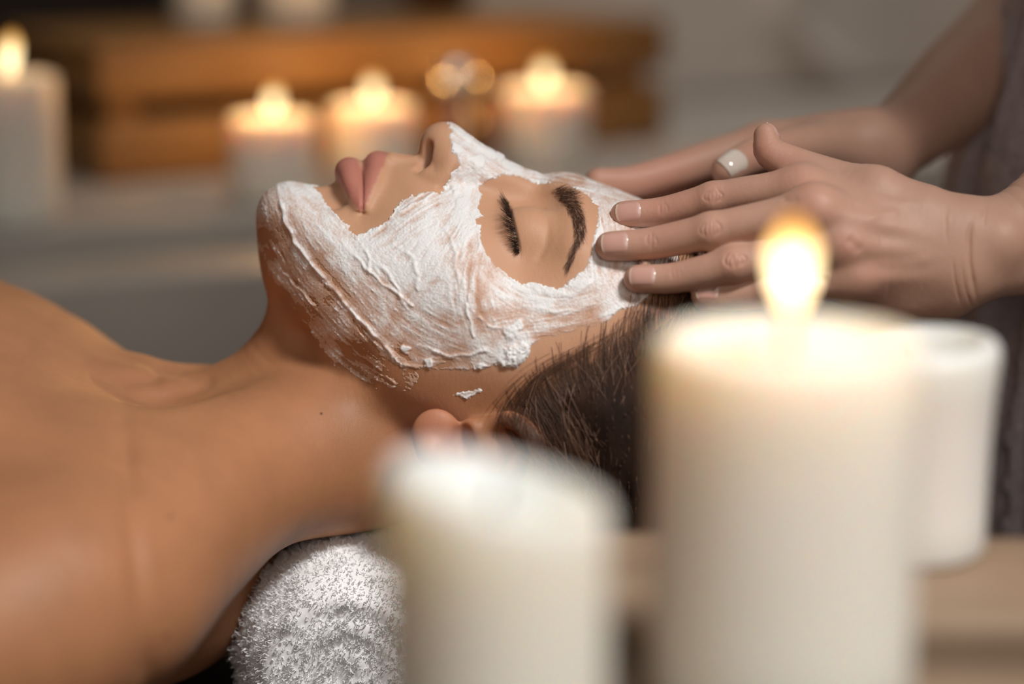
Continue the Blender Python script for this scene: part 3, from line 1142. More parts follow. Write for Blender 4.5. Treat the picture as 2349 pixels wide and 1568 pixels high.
def cream_layer(V):
    """thickness in mm (below zero: none) and how white it looks"""
    px, py = side_view(V)
    P2 = np.column_stack([px, py])
    s = np.minimum(-poly_sd(px, py, CREAM_OUT), poly_sd(px, py, CREAM_EYE))
    s = np.maximum(s, 1.4 * -poly_sd(px, py, CREAM_FLECK))
    s = s + 5.0 * fbm(P2 / 16.0, 5, 3) + 3.0 * vnoise(P2 / 4.5, 9)
    wsum = np.full(len(V), 1e-9)
    o = np.zeros(len(V))
    for x, y, a in SPREAD:
        w = np.exp(-((px - x) ** 2 + (py - y) ** 2) / (2 * 26.0 ** 2)) + 1e-7 / (1 + ((px - x) ** 2 + (py - y) ** 2) / 1e4)
        wsum += w
        o += w * a
    o /= wsum
    ws = np.full(len(V), 1e-9)
    st = np.zeros(len(V))
    for i, L in enumerate(STROKES):
        S, T, d = line_st(px, py, spline2(L, 5))
        w = np.exp(-(d / 42.0) ** 2) + 1e-6
        n = 0.50 * vnoise(np.column_stack([S / 48.0, T / 5.0 + 31 * i]), 40 + i) + 0.50 * vnoise(np.column_stack([S / 30.0, T / 10.5 + 17 * i]), 60 + i) + 0.22 * vnoise(np.column_stack([S / 18.0, T / 2.4]), 80 + i)
        ws += w
        st += w * n
    st /= ws
    cl = fbm(P2 / 38.0, 21, 3)
    fleck = np.maximum(0, 0.55 * vnoise(P2 / 5.0, 33) + 0.9 * st - 0.42) * np.maximum(0, 0.8 - o)
    rd = np.zeros(len(V))
    grain = vnoise(P2 / 3.2, 71)
    op = o - 0.04 + 0.38 * st + 0.32 * cl + 0.10 * grain
    for L, h, sig, ob in RIDGES:
        L = spline2(L, 6)
        m = (px > L[:, 0].min() - 30) & (px < L[:, 0].max() + 30) & (py > L[:, 1].min() - 30) & (py < L[:, 1].max() + 30)
        if not m.any():
            continue
        S, T, d = line_st(px[m], py[m], L)
        wob = 3.0 * vnoise(np.column_stack([S / 25.0, np.zeros(m.sum())]), 7)
        g = np.exp(-((T + wob) / 5.55 / sig) ** 2) * (0.35 + 0.65 * sstep(-0.6, 0.5, vnoise(np.column_stack([S / 14.0, np.zeros(m.sum()) + h]), 11))) * (np.abs(T) >= d - 4)
        rd[m] += h * g
        op[m] += ob * g
    for x, y, r, h in BLOBS:
        q = np.hypot(px - x, py - y) + 3.5 * vnoise(P2 / 7.0, 13)
        b = sstep(r * 1.15, r * 0.55, q)
        rd = np.maximum(rd, h * b * (0.8 + 0.25 * vnoise(P2 / 5.0, 15)))
        op = np.maximum(op, 1.05 * b)
    op = np.clip(op + 1.6 * fleck, 0, 1)
    th = 0.06 + 0.42 * op ** 1.5 + 0.10 * st * op + 0.12 * cl * op + 0.05 * grain * op + rd + 0.5 * fleck
    edge = sstep(-1.0, 7.0, s)
    lip_edge = 0.28 * np.exp(-((s - 5.0) / 4.0) ** 2) * op
    th = (th + lip_edge) * edge - 0.35 * (1 - edge)
    th = th - 0.9 * sstep(0.17, 0.02, op)
    return th, op, s


_c = BM.base[BM.Q].mean(1)
_cx, _cy = side_view(_c)
_in = (np.minimum(-poly_sd(_cx, _cy, CREAM_OUT), poly_sd(_cx, _cy, CREAM_EYE)) > -14) | (poly_sd(_cx, _cy, CREAM_FLECK) < 12)
_in &= (_c[:, 2] > -45) & (np.abs(_c[:, 1]) < 72)
CQ = BM.Q[_in]
_g = []
for _f in BM.G:
    _m = BM.base[_f].mean(0)[None]
    _gx1, _gy1 = side_view(_m)
    if min(-poly_sd(_gx1, _gy1, CREAM_OUT)[0], poly_sd(_gx1, _gy1, CREAM_EYE)[0]) > -10 and _m[0, 2] > -45:
        _g.append(_f)
_u = np.unique(np.concatenate([CQ.ravel()] + [np.array(f) for f in _g]))
_map = np.zeros(len(BM.base), dtype=np.int64)
_map[_u] = np.arange(len(_u))
CM = QMesh(BM.base[_u], _map[CQ])
CM.G = [[int(_map[v]) for v in f] for f in _g]
_near = CM.V[CM.Q].mean(1)
CM.refine((_near[:, 1] < 4))
CM.V = project(face, CM.V, 1)
_n = vertex_normals(CM.V, CM.Q)
_b = skin_relief(CM.V, _n)
_th, _op, _s = cream_layer(CM.V)
CM.V = _b + _n * _th[:, None]

t = NT('cream')
c = t.coord()
op = t.attr('spread')
fine = t.noise(c, 900.0, 4, 0.65)
opn = t.math('ADD', op, t.math('MULTIPLY', t.math('SUBTRACT', fine, 0.5), 0.30), clamp=True)
col = t.ramp(opn, [(0.05, (0.52, 0.27, 0.155)), (0.38, (0.62, 0.42, 0.33)), (0.66, (0.77, 0.68, 0.64)), (0.92, (0.865, 0.87, 0.875))])
t.l(col, t.b.inputs['Base Color'])
t.set(Roughness=0.5, Subsurface_Weight=0.25, Subsurface_Scale=0.0015, Specular_IOR_Level=0.4)
t.b.inputs['Subsurface Radius'].default_value = (1.0, 0.7, 0.6)
t.bump(t.noise(c, 1300.0, 3, 0.6), 0.25, 0.0005)
M_CREAM = t.m
cream = child('cream_mask', CM.V, CM.faces(), M_CREAM, client_body, attrs={'spread': _op})
cream['label'] = 'white cream spread over the face, bare around eye and mouth'


# ------------------------------------------------------------------ hair, brows, lashes
class DepthMap:
    """how far towards the camera the near side reaches, over the side view"""
    def __init__(self, V, step=3.0, x0=560, x1=1800, y0=260, y1=1700):
        self.s, self.x0, self.y0 = step, x0, y0
        nx, ny = int((x1 - x0) / step), int((y1 - y0) / step)
        px, py = proj(V)
        m = V[:, 1] < 4
        i = ((px[m] - x0) / step).astype(int)
        j = ((py[m] - y0) / step).astype(int)
        w = -V[m, 1]
        ok = (i >= 0) & (j >= 0) & (i < nx) & (j < ny)
        D = np.full((nx, ny), -1e3)
        np.maximum.at(D, (i[ok], j[ok]), w[ok])
        for _ in range(40):                       # fill gaps from neighbours
            hole = D < -500
            if not hole.any():
                break
            acc, cnt = np.zeros_like(D), np.zeros_like(D)
            for dx, dy in ((1, 0), (-1, 0), (0, 1), (0, -1)):
                R = np.roll(np.roll(D, dx, 0), dy, 1)
                g = R > -500
                acc += np.where(g, R, 0)
                cnt += g
            D = np.where(hole & (cnt > 0), acc / np.maximum(cnt, 1), D)
        self.D = np.where(D < -500, 0, D)

    def __call__(self, px, py):
        fx = np.clip((px - self.x0) / self.s - 0.5, 0, self.D.shape[0] - 1.01)
        fy = np.clip((py - self.y0) / self.s - 0.5, 0, self.D.shape[1] - 1.01)
        i, j = fx.astype(int), fy.astype(int)
        a, b = fx - i, fy - j
        D = self.D
        return (D[i, j] * (1 - a) + D[i + 1, j] * a) * (1 - b) + (D[i, j + 1] * (1 - a) + D[i + 1, j + 1] * a) * b


def at_many(px, py, w):
    d = FWD[None] * FPX + np.outer(px - 1174.5, [1.0, 0, 0]) + np.outer(784.0 - py, UPV)
    t = (-w / 1000.0 - CAM[1]) / d[:, 1]
    return (CAM + d * t[:, None]) * 1000.0


def tubes(paths, r0, r1, sides=3):
    """thin tapering hairs: paths (n, k, 3)"""
    P = np.asarray(paths, float)
    n, k, _ = P.shape
    T = np.gradient(P, axis=1)
    T /= np.maximum(np.linalg.norm(T, axis=2, keepdims=True), 1e-9)
    up = np.array([0.31, 0.77, 0.55])
    A1 = np.cross(T, up)
    A1 /= np.maximum(np.linalg.norm(A1, axis=2, keepdims=True), 1e-9)
    B1 = np.cross(T, A1)
    tt = np.linspace(0, 1, k)
    r = (r0 + (r1 - r0) * tt ** 1.5)[None, :, None]
    V = np.stack([P + r * (math.cos(2 * math.pi * s / sides) * A1 + math.sin(2 * math.pi * s / sides) * B1) for s in range(sides)], axis=2)
    idx = np.arange(n * k * sides).reshape(n, k, sides)
    Q = []
    for s in range(sides):
        s2 = (s + 1) % sides
        Q.append(np.stack([idx[:, :-1, s], idx[:, :-1, s2], idx[:, 1:, s2], idx[:, 1:, s]], axis=-1).reshape(-1, 4))
    return V.reshape(-1, 3), np.vstack(Q)


SKIN_D = DepthMap(BM.V)
_m = NT('brow_hair')
_m.l(_m.ramp(_m.noise(_m.coord(), 400.0, 2), [(0.3, (0.042, 0.020, 0.012)), (0.7, (0.10, 0.05, 0.033))]), _m.b.inputs['Base Color'])
_m.set(Roughness=0.5)
M_BROW = _m.m
M_LASH = plain('lash_hair', (0.010, 0.006, 0.005), 0.45, 300.0)

BROW = [(1263, 439), (1276, 430), (1306, 432), (1321, 450), (1334, 482), (1344, 518), (1339, 545), (1324, 572), (1305, 624), (1295, 616), (1305, 582), (1317, 552), (1317, 529), (1311, 501), (1298, 479), (1281, 461), (1269, 448)]
BROW_MID = spline2([(1268, 442), (1295, 447), (1314, 470), (1327, 505), (1329, 540), (1316, 578), (1298, 622)], 8)
_n = 900
_bx = rng.uniform(1258, 1348, _n * 8)
_by = rng.uniform(426, 628, _n * 8)
_sd = poly_sd(_bx, _by, BROW)
_k = (_sd < 1.0) & (rng.random(len(_sd)) < np.clip(0.35 - _sd / 9.0, 0, 1))
_bx, _by = _bx[_k][:_n], _by[_k][:_n]
_S, _T, _d = line_st(_bx, _by, BROW_MID)
_tot = np.linalg.norm(np.diff(BROW_MID, axis=0), axis=1).sum()
_tan = np.gradient(BROW_MID, axis=0)
_tan /= np.linalg.norm(_tan, axis=1, keepdims=True)
_ti = np.clip((_S / _tot * (len(BROW_MID) - 1)).astype(int), 0, len(BROW_MID) - 1)
_dir = _tan[_ti]
_in = 1 - sstep(0.0, 0.45, _S / _tot)
_up = np.column_stack([np.ones(len(_S)), -0.35 * np.ones(len(_S))])
_dir = _dir * (1 - 0.75 * _in)[:, None] + _up * (0.65 * _in)[:, None] + rng.normal(0, 0.16, _dir.shape)
_dir += np.column_stack([-0.012 * _T * _dir[:, 1], 0.012 * _T * _dir[:, 0]])
_dir /= np.linalg.norm(_dir, axis=1, keepdims=True)
_len = rng.uniform(15, 27, len(_S)) * (1 - 0.35 * (_S / _tot))
_pa = []
for _j, _u in enumerate(np.linspace(0, 1, 5)):
    _qx = _bx + _dir[:, 0] * _len * _u
    _qy = _by + _dir[:, 1] * _len * _u + 4 * _u * _u * rng.normal(0, 0.5, len(_S))
    _pa.append(at_many(_qx, _qy, SKIN_D(_qx, _qy) + 0.05 + 0.55 * np.sin(math.pi * _u * 0.8)))
_pa = np.stack(_pa, axis=1)
_v, _q = tubes(_pa, 0.042, 0.015)
brow = child('eyebrow', _v, _q, M_BROW, client_body)
_v2 = _v * np.array([1, -1, 1])
child('eyebrow', _v2, _q[:, ::-1], M_BROW, client_body)

_L = spline2([(1167, 462), (1170, 483), (1176, 508), (1183, 538), (1189, 566), (1192, 582)], 30)
_n = 270
_ii = np.sort(rng.integers(4, len(_L) - 2, _n))
_root = _L[_ii] + rng.normal(0, 1.3, (_n, 2))
_fr = _ii / len(_L)
_w0 = SKIN_D(_root[:, 0], _root[:, 1])
_R3 = at_many(_root[:, 0], _root[:, 1], _w0 - 0.3)
_ll = rng.uniform(0.75, 1.15, _n) * (1 - 0.35 * sstep(0.65, 1.0, _fr))
_dx = (-13 - 13 * np.sin(math.pi * np.clip(0.15 + 0.8 * _fr, 0, 1))) * _ll + rng.normal(0, 2.5, _n)
_dy = (-30 + 34 * _fr) * _ll + rng.normal(0, 3.5, _n)
_pa = []
for _u in np.linspace(0, 1, 6):
    _qx = _root[:, 0] + _dx * _u
    _qy = _root[:, 1] + _dy * (0.55 * _u + 0.45 * _u * _u)
    _pa.append(at_many(_qx, _qy, _w0 - 0.4 + _ll * (5.2 * _u - 1.6 * _u * _u)))
_v, _q = tubes(np.stack(_pa, 1), 0.085, 0.02)
child('eyelashes', _v, _q, M_LASH, client_body)
child('eyelashes', _v * np.array([1, -1, 1]), _q[:, ::-1], M_LASH, client_body)

# scalp hair: a dark mass combed back and the strands over it
HAIR_POLY = [(1545, 470), (1548, 560), (1522, 636), (1486, 684), (1444, 722), (1396, 762), (1344, 794), (1286, 822), (1236, 856), (1190, 902), (1160, 938), (1196, 948), (1246, 1000), (1268, 1060), (1250, 1130), (1190, 1175), (1100, 1172), (1010, 1150), (940, 1200), (1100, 1700), (2100, 1700), (2100, 300), (1600, 300)]
hair_mass = SDF()
for _s in (1, -1):
    _f = np.array([1, _s, 1.0])
    hair_mass.chain(A((1600, 980, 30), (1500, 1170, 42), (1432, 1320, 46), (1370, 1470, 44), (1330, 1640, 40)) * _f, [26, 27, 23, 20, 22], k=14)
hair_mass.chain(A((1600, 1150, 0), (1440, 1400, 0), (1300, 1560, 0)), [34, 36, 30], k=16)


def hair_sdf(p):
    px, py = side_view(p)
    sd = -poly_sd(px, py, HAIR_POLY)
    th = np.clip(-4.6 + 0.07 * sd, -5.0, 5.5) + 0.5 * np.sin(px * 0.11 + py * 0.05) * sstep(20, 80, sd)
    f = face(p) - th
    return smin(f, hair_mass(p), 10.0)


_V, _Q = surface_nets(hair_sdf, np.arange(-30, 150, 3.2), np.arange(-98, 98, 3.2), np.arange(-172, 80, 3.2))
_V = relax(_V, _Q, 1, 0.5)
_c = _V[_Q].mean(1)
_hx, _hy = side_view(_c)
_keep = (-poly_sd(_hx, _hy, HAIR_POLY) > 55) & (hair_sdf(_c) > face(_c) - 200)
_keep &= face(_c) > -0.8
_Q = _Q[_keep]
_u, _inv = np.unique(_Q, return_inverse=True)
HMV, HMQ = _V[_u], _inv.reshape(_Q.shape)
_m = NT('hair_mass')
_c0 = _m.coord()
_m.l(_m.ramp(_m.noise(_c0, 120.0, 4, 0.6, stretch=(1, 1, 0.15)), [(0.35, (0.016, 0.008, 0.005)), (0.7, (0.048, 0.024, 0.015))]), _m.b.inputs['Base Color'])
_m.set(Roughness=0.7, Specular_IOR_Level=0.2)
M_HAIRMASS = _m.m
hair = child('hair', HMV, HMQ, M_HAIRMASS, client)
hair['label'] = 'dark brown hair combed back from the temple'
HAIR_D = DepthMap(np.vstack([HMV, BM.V]), step=5.0)


def strands(n, seed, flyaway=0.0):
    r = np.random.default_rng(seed)
    px = r.uniform(1130, 1780, n * 6)
    py = r.uniform(470, 1290, n * 6)
    vis = np.where((px < 1500), 1.0, 0.28)
    sd = -poly_sd(px, py, HAIR_POLY)
    D = HAIR_D(px, py)
    k = (sd > -40) & (r.random(len(px)) < vis * np.clip(0.22 + sd / 110.0, 0.03, 1)) & (D > 12)
    px, py = px[k][:n], py[k][:n]
    n = len(px)
    K = 15
    L = r.uniform(150, 420, n)
    X, Y = px.copy(), py.copy()
    path = []
    off = r.uniform(0.1, 1.3, n) + flyaway * r.uniform(0, 3.0, n)
    wob = r.normal(0, 0.10 + 0.2 * flyaway, n)
    ph = r.uniform(0, 6.28, n)
    for j in range(K):
        u = j / (K - 1)
        w = HAIR_D(X, Y)
        path.append(at_many(X, Y, w + off * np.minimum(1, 4 * u) + 0.15))
        tx, ty = 1455.0 - X, 1330.0 - Y
        # hair on the crown runs back over it, hair at the temple runs down behind the ear
        tx = np.where(X > 1455, tx * 0.45, tx)
        l = np.hypot(tx, ty) + 1e-6
        ex, ey = tx / l, ty / l
        rot = wob + 0.16 * np.sin(ph + 3 * u) * (0.4 + flyaway)
        front = sstep(60, -5, -poly_sd(X, Y, HAIR_POLY)) * np.exp(-3 * u)
        rot = rot + 0.25 * front
        cx, sx = np.cos(rot), np.sin(rot)
        dx, dy = ex * cx - ey * sx, ex * sx + ey * cx
        X = X + dx * L / K
        Y = Y + dy * L / K
    return np.stack(path, 1)


def hair_curves(name, P, r0, mat, parent):
    n, k, _ = P.shape
    hc = bpy.data.hair_curves.new(name)
    hc.add_curves([k] * n)
    hc.attributes['position'].data.foreach_set('vector', (P / 1000.0).astype(np.float32).ravel())
    rad = hc.attributes.get('radius') or hc.attributes.new('radius', 'FLOAT', 'POINT')
    rr = np.tile(r0 * (1 - 0.75 * np.linspace(0, 1, k) ** 2), n).astype(np.float32) / 1000.0
    rad.data.foreach_set('value', rr)
    hc.materials.append(mat)
    o = link(bpy.data.objects.new(name, hc))
    o.parent = parent
    bpy.context.view_layer.update()
    o.matrix_parent_inverse = parent.matrix_world.inverted()
    return o


def hair_material(name, col, rough=0.32):
    m = bpy.data.materials.new(name)
    m.use_nodes = True
    t = m.node_tree
    b = t.nodes['Principled BSDF']
    info = t.nodes.new('ShaderNodeHairInfo')
    rp = t.nodes.new('ShaderNodeValToRGB')
    rp.color_ramp.elements[0].color = (*[x * 0.45 for x in col], 1)
    rp.color_ramp.elements[1].color = (*[min(1, x * 2.0) for x in col], 1)
    t.links.new(info.outputs['Random'], rp.inputs[0])
    t.links.new(rp.outputs[0], b.inputs['Base Color'])
    b.inputs['Roughness'].default_value = rough
    b.inputs['Specular IOR Level'].default_value = 0.4
    return m


M_STRAND = hair_material('hair_strands', (0.085, 0.043, 0.027))
_P = strands(15000, 3)
hair_curves('hair_strands', _P, 0.055, M_STRAND, hair)['kind'] = 'stuff'
hair_curves('hair_strands', _P[::2] * np.array([1, -1, 1]), 0.10, M_STRAND, hair)['kind'] = 'stuff'
_P = strands(420, 5, 1.0)
hair_curves('loose_hairs', _P, 0.06, hair_material('loose_hair', (0.22, 0.13, 0.09)), hair)['kind'] = 'stuff'
# wisps in front of the ear
_w = []
for _i in range(150):
    _o = rng.normal(0, 1, 2)
    _a0 = rng.uniform(0, 1)
    _c = spline2(np.array([(1385, 768), (1300, 815), (1215, 866), (1160, 930), (1142, 985), (1150, 1030)]) + np.outer(np.linspace(0.6, 1.6, 6), [_o[0] * 16 + 22, _o[1] * 10]), 6)
    _i0 = int(_a0 * 20)
    _seg = _c[_i0:_i0 + 11]
    if len(_seg) < 11:
        continue
    _w.append(at_many(_seg[:, 0], _seg[:, 1], SKIN_D(_seg[:, 0], _seg[:, 1]) + 0.25 + 0.8 * np.sin(np.linspace(0, 2.6, 11))))
hair_curves('wisps', np.array(_w), 0.05, M_STRAND, hair)['kind'] = 'stuff'


# ================================================================== the masseuse: hands, arms, robe
th = SDF()


def pad_w(px, py, r):
    """depth at which a finger of radius r rests on the face there"""
    return float(SKIN_D(np.array([px]), np.array([py]))[0]) + r


FINGERS = {
    'index': [(1437, 491), (1523, 484), (1635, 457), (1740, 440), (1838, 436)],
    'middle': [(1406, 564), (1496, 558), (1630, 530), (1745, 506), (1866, 484)],
    'ring': [(1469, 639), (1550, 637), (1684, 607), (1800, 585), (1928, 560)],
    'little': [(1618, 680), (1680, 681), (1765, 670), (1850, 652), (1950, 634)],
}
FRAD = {'index': [5.3, 5.75, 6.5, 6.9, 8.2], 'middle': [5.8, 6.35, 7.0, 7.4, 8.6], 'ring': [5.5, 6.0, 6.8, 7.0, 8.2], 'little': [4.8, 5.1, 5.8, 6.2, 7.6]}
FLIFT = {'index': [0, 2, 7, 12, 16], 'middle': [0, 2, 8, 11, 14], 'ring': [0, 2, 7, 8, 8], 'little': [0, 2, 5, 5, 4]}
NEAR = {}
for _nm, _pts in FINGERS.items():
    _r = FRAD[_nm]
    _w0 = pad_w(_pts[0][0], _pts[0][1], _r[0] * 0.95)
    if _nm == 'little':
        _w0 = 62.0
    _ws = [_w0 + l for l in FLIFT[_nm]]
    _P3 = np.array([at(x, y, w) for (x, y), w in zip(_pts, _ws)])
    NEAR[_nm] = (_P3, _r)
    _tipdir = _P3[0] - _P3[1]
    _tipdir /= np.linalg.norm(_tipdir)
    th.chain(np.vstack([_P3[0] + _tipdir * 0.6, _P3]), [_r[0] * 0.93] + list(_r), k=2.2)
    # joints stand a little proud of the shafts
    th.ball(_P3[2] + np.array([0, -1.0, 0.5]), _r[2] * 0.96, k=3)
MCP = {k: v[0][-1] for k, v in NEAR.items()}
WR_A, WR_B = at(2205, 532, 53), at(2205, 620, 57)
_wr = {'index': WR_A, 'middle': 0.65 * WR_A + 0.35 * WR_B, 'ring': 0.3 * WR_A + 0.7 * WR_B, 'little': WR_B}
for _nm in MCP:
    _a, _b = MCP[_nm], _wr[_nm]
    _mid = 0.5 * (_a + _b) + np.array([0, 0.5, 0])
    th.chain(np.array([_a, _mid, _b]), [FRAD[_nm][-1] * 0.98, 9.4, 11.6], k=8)
    th.ball(_a + np.array([1.5, -0.5, 0.3]), FRAD[_nm][-1] * 0.92, k=6)
# palm flesh behind the bones, heel of the hand
th.chain(A((1900, 500, 47), (2050, 520, 44), (2190, 560, 46)), [11, 15, 15], k=10)
th.chain(A((1960, 655, 58), (2060, 676, 56), (2160, 672, 56)), [8, 10.5, 11], k=8)
# thumb
TH = A((1757, 312, 26), (1770, 352, 30), (1832, 378, 34), (1915, 405, 40), (1995, 440, 46), (2110, 490, 52))
th.chain(TH, [5.0, 6.4, 6.6, 6.9, 9.3, 11.5], k=5)
th.ball(at(2010, 435, 48), 8.6, k=6)
# tendons
for _nm in ('index', 'middle', 'ring', 'little'):
    _a, _b = MCP[_nm], _wr[_nm]
    th.chain(np.array([_a + [4, -6.4, 1.0], 0.5 * (_a + _b) + [0, -7.6, 1.2], _b + [-6, -9.2, 1.5]]), [1.6, 1.2, 0.8], k=5.5)
# wrist and fore-arm
th.chain(np.array([WR_A, at(2270, 530, 52), at(2349, 507, 48), at(2520, 440, 34), at(2800, 330, 20), at(3200, 200, 0)]), [11.6, 12.2, 14.5, 24, 31, 36], k=9)
th.chain(np.array([WR_B, at(2270, 606, 54), at(2349, 592, 48), at(2520, 540, 34), at(2800, 400, 20)]), [12.0, 12.6, 14.5, 22, 26], k=10)
th.ball(at(2292, 556, 60), 10.5, k=6)

# far hand
FAR = {
    'index': (A((1372, 414, -30), (1452, 415, -36), (1560, 388, -46), (1650, 360, -54), (1752, 340, -62)), [5.4, 6.6, 7.9, 8.6, 9.8]),
    'middle': (A((1392, 450, -48), (1480, 455, -58), (1590, 425, -66), (1690, 395, -72), (1790, 362, -76)), [5.6, 6.8, 7.6, 8.0, 9.6]),
    'ring': (A((1450, 500, -60), (1530, 500, -72), (1640, 465, -80), (1740, 425, -84), (1830, 392, -86)), [5.2, 6.2, 7.2, 7.6, 9.0]),
    'little': (A((1560, 540, -72), (1630, 530, -82), (1720, 495, -88), (1800, 455, -90), (1870, 425, -90)), [4.7, 5.6, 6.4, 6.8, 8.2]),
}
FW_A, FW_B = at(1985, 322, -66), at(2010, 378, -74)
for _nm, (_P3, _r) in FAR.items():
    th.chain(_P3, _r, k=2.5)
    _b = {'index': FW_A, 'middle': 0.6 * FW_A + 0.4 * FW_B, 'ring': 0.3 * FW_A + 0.7 * FW_B, 'little': FW_B}[_nm]
    th.chain(np.array([_P3[-1], 0.5 * (_P3[-1] + _b) + [0, 0, 2.0], _b]), [_r[-1], 11, 13], k=9)
th.chain(A((1668, 390, -14), (1722, 362, -24), (1800, 340, -36), (1880, 335, -50), (1960, 345, -64)), [6.6, 7.6, 8.2, 10.5, 12.5], k=7)
_fa = [0.5 * (FW_A + FW_B), at(2090, 297, -95), at(2200, 203, -130), at(2350, 75, -175), at(2560, -140, -230)]
th.chain(np.array(_fa), [15.5, 17.5, 23, 28, 34], k=10)
# upper arms and the trunk under the robe
ELB_N, ELB_F = at(3200, 200, 0), at(2560, -140, -230)
SH_N, SH_F = np.array([280, -66, 430.0]), np.array([300, 300, 440.0])
th.chain(np.array([ELB_N, 0.5 * (ELB_N + SH_N), SH_N]), [36, 40, 46], k=12)
th.chain(np.array([ELB_F, 0.5 * (ELB_F + SH_F), SH_F]), [34, 39, 46], k=12)
th.chain(np.array([SH_N, [292, 130, 450.0], SH_F]), [44, 60, 44], k=30)
th.chain(np.array([[295, 130, 440.0], [318, 130, 250.0], [318, 130, 20.0], [318, 130, -220.0]]), [80, 78, 72, 78], k=30, squash=((0, 1, 0), 1.35))

_xs = np.concatenate([np.arange(14, 216, 2.0), np.arange(216, 260, 4.0), np.arange(260, 480, 10.0)])
_ys = np.concatenate([np.arange(-110, -14, 2.0), np.arange(-14, 120, 3.6), np.arange(120, 370, 10.0)])
_zs = np.concatenate([np.arange(-310, -20, 12.0), np.arange(-20, 112, 2.0), np.arange(112, 200, 5.0), np.arange(200, 580, 12.0)])
_V, _Q = surface_nets(th, _xs, _ys, _zs)
_V = project(th, relax(_V, _Q, 1, 0.5), 2)
HM = QMesh(_V, _Q)
_c = HM.V[HM.Q].mean(1)
HM.refine((_c[:, 0] < 255) & (_c[:, 2] < 230) & (_c[:, 2] > -25))
HM.V = project(th, relax(HM.V, HM.Q, 1, 0.4), 1)
_c = HM.V[HM.Q].mean(1)
HM.refine((_c[:, 1] < -20) & (_c[:, 0] < 222) & (_c[:, 2] > -18) & (_c[:, 2] < 108))
HM.V = project(th, HM.V, 1)
_N = vertex_normals(HM.V, HM.Q)

# wrinkles of knuckles and wrist, veins
HCR = []


def knuckle(cx, cy, hw, hh, n, depth, tilt=0.0):
    for i in range(n):
        u = (i - (n - 1) / 2) / max(1, (n - 1) / 2)
        x = cx + u * hw
        b = 0.35 * u * hw
        e = hh * (1.0 - 0.35 * abs(u)) * random.uniform(0.8, 1.1)
        o = random.uniform(-3, 3)
        HCR.append(([(x - b + tilt * e, cy - e + o), (x + b * 0.4 + random.uniform(-2, 2), cy - e * 0.35 + o), (x + b * 0.5 + random.uniform(-2, 2), cy + e * 0.3 + o), (x - b - tilt * e, cy + e + o)], depth * random.uniform(0.6, 1.15), 0.42))


knuckle(1636, 452, 17, 24, 6, 0.42, 0.05)
knuckle(1629, 526, 19, 28, 6, 0.46, 0.05)
knuckle(1686, 597, 20, 26, 6, 0.55, 0.05)
knuckle(1522, 478, 8, 20, 3, 0.26)
knuckle(1495, 552, 9, 22, 3, 0.26)
knuckle(1552, 630, 9, 18, 3, 0.24)
HCR += [([(2229, 495), (2223, 550), (2226, 610), (2240, 690)], 0.8, 1.0), ([(2186, 590), (2190, 640), (2204, 700)], 0.35, 0.5), ([(2176, 455), (2170, 500), (2172, 560)], 0.25, 0.5),
        ([(2258, 450), (2250, 500)], 0.3, 0.6), ([(2266, 452), (2256, 520)], 0.25, 0.5), ([(2206, 600), (2214, 660), (2232, 710)], 0.3, 0.5),
        ([(1790, 452), (1810, 462), (1836, 455)], 0.4, 1.4), ([(1848, 634), (1880, 636), (1898, 650)], 1.4, 1.6), ([(1940, 545), (1960, 560), (1978, 580)], 0.7, 2.2),
        ([(1985, 500), (2030, 490), (2070, 484)], -0.5, 1.8), ([(1930, 430), (1980, 438), (2040, 462), (2120, 470)], -0.45, 2.0), ([(2000, 600), (2080, 605), (2150, 590)], -0.4, 2.4),
        ([(1905, 470), (1970, 480), (2060, 500)], 0.35, 3.0), ([(1930, 520), (2010, 540), (2100, 545)], 0.3, 3.0), ([(1775, 300), (1786, 318), (1800, 330)], 0.2, 0.6)]
_px, _py = proj(HM.V)
_d = np.zeros(len(HM.V))
_front = (HM.V[:, 1] < -18) & (_N[:, 1] < 0.35)
for _l, _dep, _sig in HCR:
    _L = spline2(_l, 5)
    _m = _front & (_px > _L[:, 0].min() - 40) & (_px < _L[:, 0].max() + 40) & (_py > _L[:, 1].min() - 40) & (_py < _L[:, 1].max() + 40)
    if not _m.any():
        continue
    _S, _T, _dd = line_st(_px[_m], _py[_m], _L)
    _tot = np.linalg.norm(np.diff(_L, axis=0), axis=1).sum()
    _fd = sstep(0, 0.25, _S / _tot) * sstep(1, 0.75, _S / _tot)
    _d[_m] -= _dep * np.exp(-(_dd / 5.8 / _sig) ** 2) * (0.15 + 0.85 * _fd)
HM.V = HM.V + _N * _d[:, None]
_rud = np.zeros(len(HM.V))
for _x, _y, _r, _a in ((1636, 455, 32, .35), (1629, 528, 34, .35), (1686, 598, 36, .45), (1522, 482, 22, .28), (1495, 556, 24, .28), (1550, 634, 22, .28), (1850, 420, 40, .45), (1875, 472, 45, .5), (1945, 570, 50, .4), (1415, 500, 26, .55), (1385, 575, 28, .55), (1447, 650, 28, .6), (1745, 350, 50, .6), (1800, 370, 50, .4), (2000, 640, 60, .3), (1500, 420, 140, .55)):
    _rud = np.maximum(_rud, _a * np.exp(-((_px - _x) ** 2 + (_py - _y) ** 2) / _r ** 2))
M_HAND = skin_material('hand_skin', (0.54, 0.325, 0.238), mott=0.06, rough=0.48, sss=0.3, ruddy=(0.60, 0.26, 0.19), scale=1.2)
masseuse = empty('person', (0.318, 0.13, -0.9))
tag(masseuse, 'person in a grey lilac robe resting both hands on the forehead', 'person')
th_body = child('body', HM.V, HM.faces(), M_HAND, masseuse, attrs={'ruddy': _rud})

